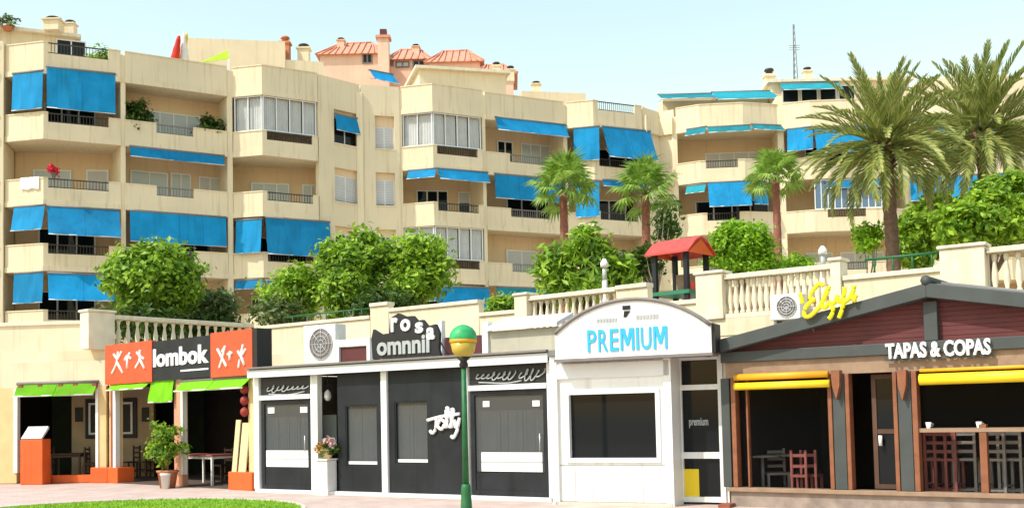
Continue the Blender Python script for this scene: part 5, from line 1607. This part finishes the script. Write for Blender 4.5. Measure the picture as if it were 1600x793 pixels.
# beam and gable
MB().fbox(Bf, -.1, LB + .1, -.2, .12, zbb, zbt).build('beam', 'grey_green', bar, bevel=.01)
MB().fbox(Bf, -.05, LB + .05, -.18, .05, zbb - .26, zbb - .003).build('lintel', 'wood_pale', bar)
nbd = 9
for k in range(nbd):      # gable boards
    z0 = zbt + .002 + rise * k / nbd; z1 = zbt + rise * (k + 1) / nbd - .002
    h0 = ua_ * (1 - (z0 - zbt) / rise); h1 = ua_ * (1 - (z1 - zbt) / rise)
    MB().fprism(Bf, [(ua_ - h0, z0), (ua_ + h0, z0), (ua_ + h1, z1), (ua_ - h1, z1)], -.1, .02 + .006 * (k % 2)).build('gable_board', 'maroon', bar)
MB().fbox(Bf, ua_ - .10, ua_ + .10, .03, .13, zbt + .002, zap - .05).build('king_post', 'grey_green', bar, bevel=.01)
# barge boards and roof slopes
def slope(sgn):
    e = .35
    du, dz_ = ua_ + e, rise * (ua_ + e) / ua_
    ue_, ze_ = ua_ - sgn * du, zap - dz_
    th = .21
    P = [(ue_, ze_), (ua_, zap), (ua_, zap + th), (ue_, ze_ + th)]
    if sgn < 0: P = P[::-1]
    MB().fprism(Bf, P, .02, .30).build('barge_board', 'grey_green', bar, bevel=.008)
    P = [(ue_, ze_ + th * .55), (ua_, zap + th * .55), (ua_, zap + th + .03), (ue_, ze_ + th + .03)]
    if sgn < 0: P = P[::-1]
    r = MB().fprism(Bf, P, -4.2, .018).build('roof', 'roof_felt', bar)
    for k in range(15):
        t_ = (k + .5) / 15
        v_ = -.15 - 4.0 * t_
        m = MB(); m.tube([Bf.P(ue_, v_, ze_ + th + .04), Bf.P(ua_, v_, zap + th + .04)], .04, 6); m.build('roof_rib', 'roof_felt', r)
slope(1); slope(-1)
MB().tube([Bf.P(ua_, .3, zap + .25), Bf.P(ua_, -4.2, zap + .25)], .08, 8).build('ridge_cap', 'grey_green', bar)
# plinth, posts, windows
MB().fbox(Bf, -.02, LB, -.2, .04, 0, zsl).build('plinth', 'stone_plinth', bar)
MB().fbox(Bf, -.06, LB, -.15, .10, zsl + .003, zsl + .07).build('sill', 'wood_pale', bar, bevel=.008)
ztop = zbb - .263
def bpost(x0, x1, mat, v=.06):
    return MB().fbox(Bf, bx(x0), bx(x1), -.12, v, zsl + .072, ztop).build('post', mat, bar, bevel=.008)
bpost(1131, 1144, 'grey_green', .07); bpost(1146, 1153, 'wood_orange')
for xs in ((1297, 1304, 1324, 1331), (1399, 1406, 1428, 1437)):
    a_, b_, c_, d_ = xs
    bpost(a_, b_ - .5, 'wood_orange'); p_ = bpost(b_ + .5, c_ - .5, 'grey_green', .05); bpost(c_ + .5, d_, 'wood_orange')
    um = (bx(b_) + bx(c_)) / 2; zc = Bf.pix((b_ + c_) / 2, 590)[1]
    MB().fprism(Bf, [(um - .06, zc - .12), (um, zc - .34), (um + .06, zc - .12), (um + .07, zc + .12), (um - .07, zc + .12)], .052, .16).build('bracket', 'wood_orange', p_)
bpost(1166, 1169, 'wood_orange', -.02)
u15 = bx(1536); MB().fbox(Bf, u15 - .05, u15 + .05, -.1, .02, zsl + .07, Bf.pix(1540, 662)[1]).build('post', 'wood_orange', bar)
for k in range(3):
    u = LB - .1 - k * .0
bpost(1700, 1712, 'wood_orange')
# panes
zg0 = zsl + .08
for x0, x1 in ((1153, 1297), (1437, 1700)):
    MB().fbox(Bf, bx(x0), bx(x1), -.09, -.08, zg0, ztop - .01).build('pane', 'glass_clear', bar)
# blinds: rolled yellow
def blind_or_sheen(x0, x1, yt, yb, mat, v):
    u0, u1, z0, z1 = Bf.rect(x0, yt, x1, yb, v)
    MB().tube([Bf.P(u0, v, (z0 + z1) / 2), Bf.P(u1, v, (z0 + z1) / 2)], (z1 - z0) / 2, 10).build('rolled_blind', mat, bar)
blind_or_sheen(1148, 1294, 581, 592, 'amber', .12); blind_or_sheen(1148, 1296, 595, 607, 'yellow', .16)
blind_or_sheen(1437, 1720, 578, 597, 'yellow', .16); blind_or_sheen(1437, 1720, 570, 576, 'amber', .1)
# interior shell
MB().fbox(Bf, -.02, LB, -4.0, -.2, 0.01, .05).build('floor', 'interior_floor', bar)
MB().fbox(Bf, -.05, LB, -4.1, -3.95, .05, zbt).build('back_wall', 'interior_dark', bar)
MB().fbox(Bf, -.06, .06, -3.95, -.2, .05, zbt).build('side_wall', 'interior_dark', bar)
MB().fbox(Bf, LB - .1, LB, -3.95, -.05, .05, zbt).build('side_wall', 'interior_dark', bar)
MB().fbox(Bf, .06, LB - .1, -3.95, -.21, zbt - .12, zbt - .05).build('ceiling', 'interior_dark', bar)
# door leaf, ajar
u0, u1 = bx(1331), bx(1399)
o = frame_bars(Bf, u0 + .25, u1 - .02, zsl + .08, ztop - .02, -.30, -.25, .07, 0, 1).build('door', 'wood_dark', bar)
MB().fbox(Bf, u0 + .31, u1 - .08, -.285, -.27, zsl + .14, ztop - .08).build('pane', 'glass_dark', o)
MB().tube([Bf.P(u0 + .38, -.2, 1.0), Bf.P(u0 + .38, -.2, 1.16)], .03, 8).build('handle', 'letter_white', o)
# shelf counter behind window B, cups
us0, us1 = bx(1437), LB - .12
zsh = Bf.pix(1500, 668)[1]
sc_ = MB().fbox(Bf, us0, us1, -.42, .03, zsh - .06, zsh).build('counter_shelf', 'wood_pale', bar)
for x in (1449, 1528):
    u = bx(x, 660); p = Bf.P(u, -.06, zsh)
    t = empty('cup', p, 'small white cup on the bar shelf beside the orange door post' if x < 1500 else 'small white cup on the bar shelf above the slim orange post', 'cup', 'cups on the bar shelf')
    MB().lathe([(.03, 0), (.045, .09), (.04, .09), (.027, .01)], tuple(p), 10, False).build('bowl', 'letter_white', t)
    MB().tube([p + Vector((.04, 0, .07)), p + Vector((.075, 0, .06)), p + Vector((.07, 0, .035)), p + Vector((.035, 0, .03))], .007, 5).build('handle', 'letter_white', t)
# lettering
tl = empty('bar_lettering', Bf.P(bx(1465, 545), .15, zbb), 'white raised letters TAPAS & COPAS on the grey beam', 'sign')
a, _ = Bf.pix(1385, 548, .13); b, _ = Bf.pix(1549, 541, .13)
zA = Bf.pix(1465, 557, .13)[1]; zB_ = Bf.pix(1465, 532, .13)[1]
m = MB(); text_into(m, 'TAPAS & COPAS', Bf, a, b, zA, zB_, .125, .06, .03); m.build('lettering', 'letter_white', tl)
m = MB(); m.fbox(Bf, a - .03, b + .03, .121, .124, zA - .03, zA + .03); m.build('back_rail', 'grey_green', tl)
# yellow script sign on the slope
ys = empty('script_sign', Bf.P(bx(1290, 470), .36, Bf.pix(1290, 490)[1]), 'yellow script sign fixed on the sloping bar roof edge', 'sign')
def q(pts): return [(1200 + x / 8.889, 430 + y / 8.889) for x, y in pts]
scr = [q([(770, 150), (720, 110), (650, 180), (590, 270), (600, 330), (660, 330)]), q([(640, 340), (560, 400), (505, 490), (520, 570), (590, 560), (680, 480), (730, 420), (780, 320), (830, 220), (845, 150)]),
       q([(830, 190), (780, 310), (750, 410), (790, 450), (840, 390), (870, 360)]), q([(850, 370), (880, 420), (905, 470), (880, 560), (845, 600)]),
       q([(905, 400), (950, 330), (970, 270)]), q([(960, 300), (990, 370), (1040, 330), (1060, 240), (1060, 160)]), q([(1060, 330), (1040, 430), (1010, 530), (985, 590)]),
       q([(1070, 370), (1120, 330), (1160, 270), (1190, 190), (1200, 140)]), q([(1150, 290), (1190, 320), (1230, 270)]), q([(1200, 290), (1200, 370)]), q([(440, 250), (470, 320), (480, 390)])]
m = MB(); strokes(m, Bf, scr, .36, .034, 6); m.build('lettering', 'yellow_sign', ys)
for x, y in ((1262, 492), (1300, 478), (1330, 462)):
    u, z = Bf.pix(x, y, .34); MB().tube([Bf.P(u, .36, z), Bf.P(u, .1, z - .25)], .012, 5).build('standoff', 'rail_grey', ys)
# AC on the balustrade wall above the bar
fc = Fr(f_r2.P(0, .45, 0).xy, f_r2.P(f_r2.L, .45, 0).xy)
fx = Fr(Bf.P(0, -2.6, 0).xy, Bf.P(LB, -2.6, 0).xy)
u0, u1, z0, z1 = fc.rect(1203, 459, 1250, 499)
t = ac_unit(fc, 1203, 459, 1250, 499, z0 - .12, 'white air conditioning unit bracketed to the wall behind the yellow script sign')
for u in (u0 + .1, u1 - .1): MB().fbox(fc, u - .025, u + .025, -.45, 0, z0 - .17, z0 - .122).build('wall_bracket', 'rail_grey', t)

# bar furniture
BFZ = .05
stools = [(1468, -.75, 'chair_red'), (1484, -.75, 'chair_red'), (1511, -.85, 'chair_grey'), (1560, -.8, 'chair_grey'), (1582, -.9, 'chair_grey')]
for i, (x, v, mt) in enumerate(stools):
    p = Bf.P(bx(x, 740, v), v, BFZ)
    chair(tuple(p), Bf.rz + (math.pi if i % 2 else math.pi) + random.uniform(-.15, .15), 1.18, .74,
          ('red ladder-back bar stool beside the orange door post', 'red ladder-back bar stool between a red and a grey one', 'grey ladder-back bar stool next to the red pair',
           'grey ladder-back bar stool beside the slim orange shelf post', 'grey ladder-back bar stool at the end of the shelf row')[i], mt,
          'red bar stools' if mt == 'chair_red' else 'grey bar stools', 'bar_stool', 'stool', 3, .36)
for i, (x, v) in enumerate(((1192, -1.0), (1238, -1.5))):
    p = Bf.P(bx(x, 740, v), v, BFZ)
    t = empty('bar_table', p, ('round pale cafe table beside the slim orange window post', 'round pale cafe table behind the two red chairs')[i], 'table', 'cafe tables in the bar')
    MB().lathe([(.3, .72), (.32, .735), (.32, .75), (.3, .76)], tuple(p), 20).build('table_top', 'chair_grey', t)
    MB().lathe([(.03, .03), (.03, .72)], tuple(p), 8).build('column', 'chair_grey', t)
    MB().lathe([(.2, 0), (.18, .03)], tuple(p), 14).build('foot', 'chair_grey', t)
for x, v in ((1253, -.75), (1268, -.9)):
    p = Bf.P(bx(x, 740, v), v, BFZ)
    chair(tuple(p), Bf.rz + math.pi, .86, .45, 'red chair beside the round cafe tables in the bar' if x < 1260 else 'red chair beside the orange door frame of the bar', 'chair_red', 'red chairs in the bar', 'chair', 'chair', 2, .3)
p = Bf.P(bx(1215, 740, -1.3), -1.25, BFZ)
chair(tuple(p), Bf.rz + .6, .86, .45, 'grey chair between the two cafe tables', 'chair_grey', None)

# ------------------------------------------------------------------ green street lantern
p = spot(722, 700, 17.0)
L0 = (p.x + .05, p.y, 0.0)
t = empty('street_lamp', L0, 'green lamp post with a green domed yellow lantern', 'street lamp')
zd = spot(722, 533, 17).z
x, y = L0[0], L0[1]
MB().lathe([(.13, 0), (.13, .08), (.09, .16), (.075, .5), (.06, .55)], L0, 14).build('base', 'lamp_green', t)
MB().lathe([(.050, .55), (.040, zd - .42)], L0, 12).build('post', 'lamp_green', t)
MB().lathe([(.05, zd - .42), (0.074, zd - .37), (0.052, zd - .31), (0.122, zd - .24)], L0, 14).build('collar', 'black', t)
MB().lathe([(0.122, zd - .24), (0.174, zd - .16), (0.204, zd - .02)], L0, 20).build('bowl', 'lamp_yellow', t)
MB().lathe([(0.211, zd - .02), (0.217, zd + .01), (0.211, zd + .03)], L0, 20).build('rim', 'amber', t)
MB().lathe([(0.213, zd + .03), (0.217, zd + .07), (0.200, zd + .14), (0.148, zd + .21), (0.078, zd + .25), (.03, zd + .262), (.0, zd + .264)], L0, 20, False).build('dome', 'lamp_dome', t)

bpy.context.view_layer.update()
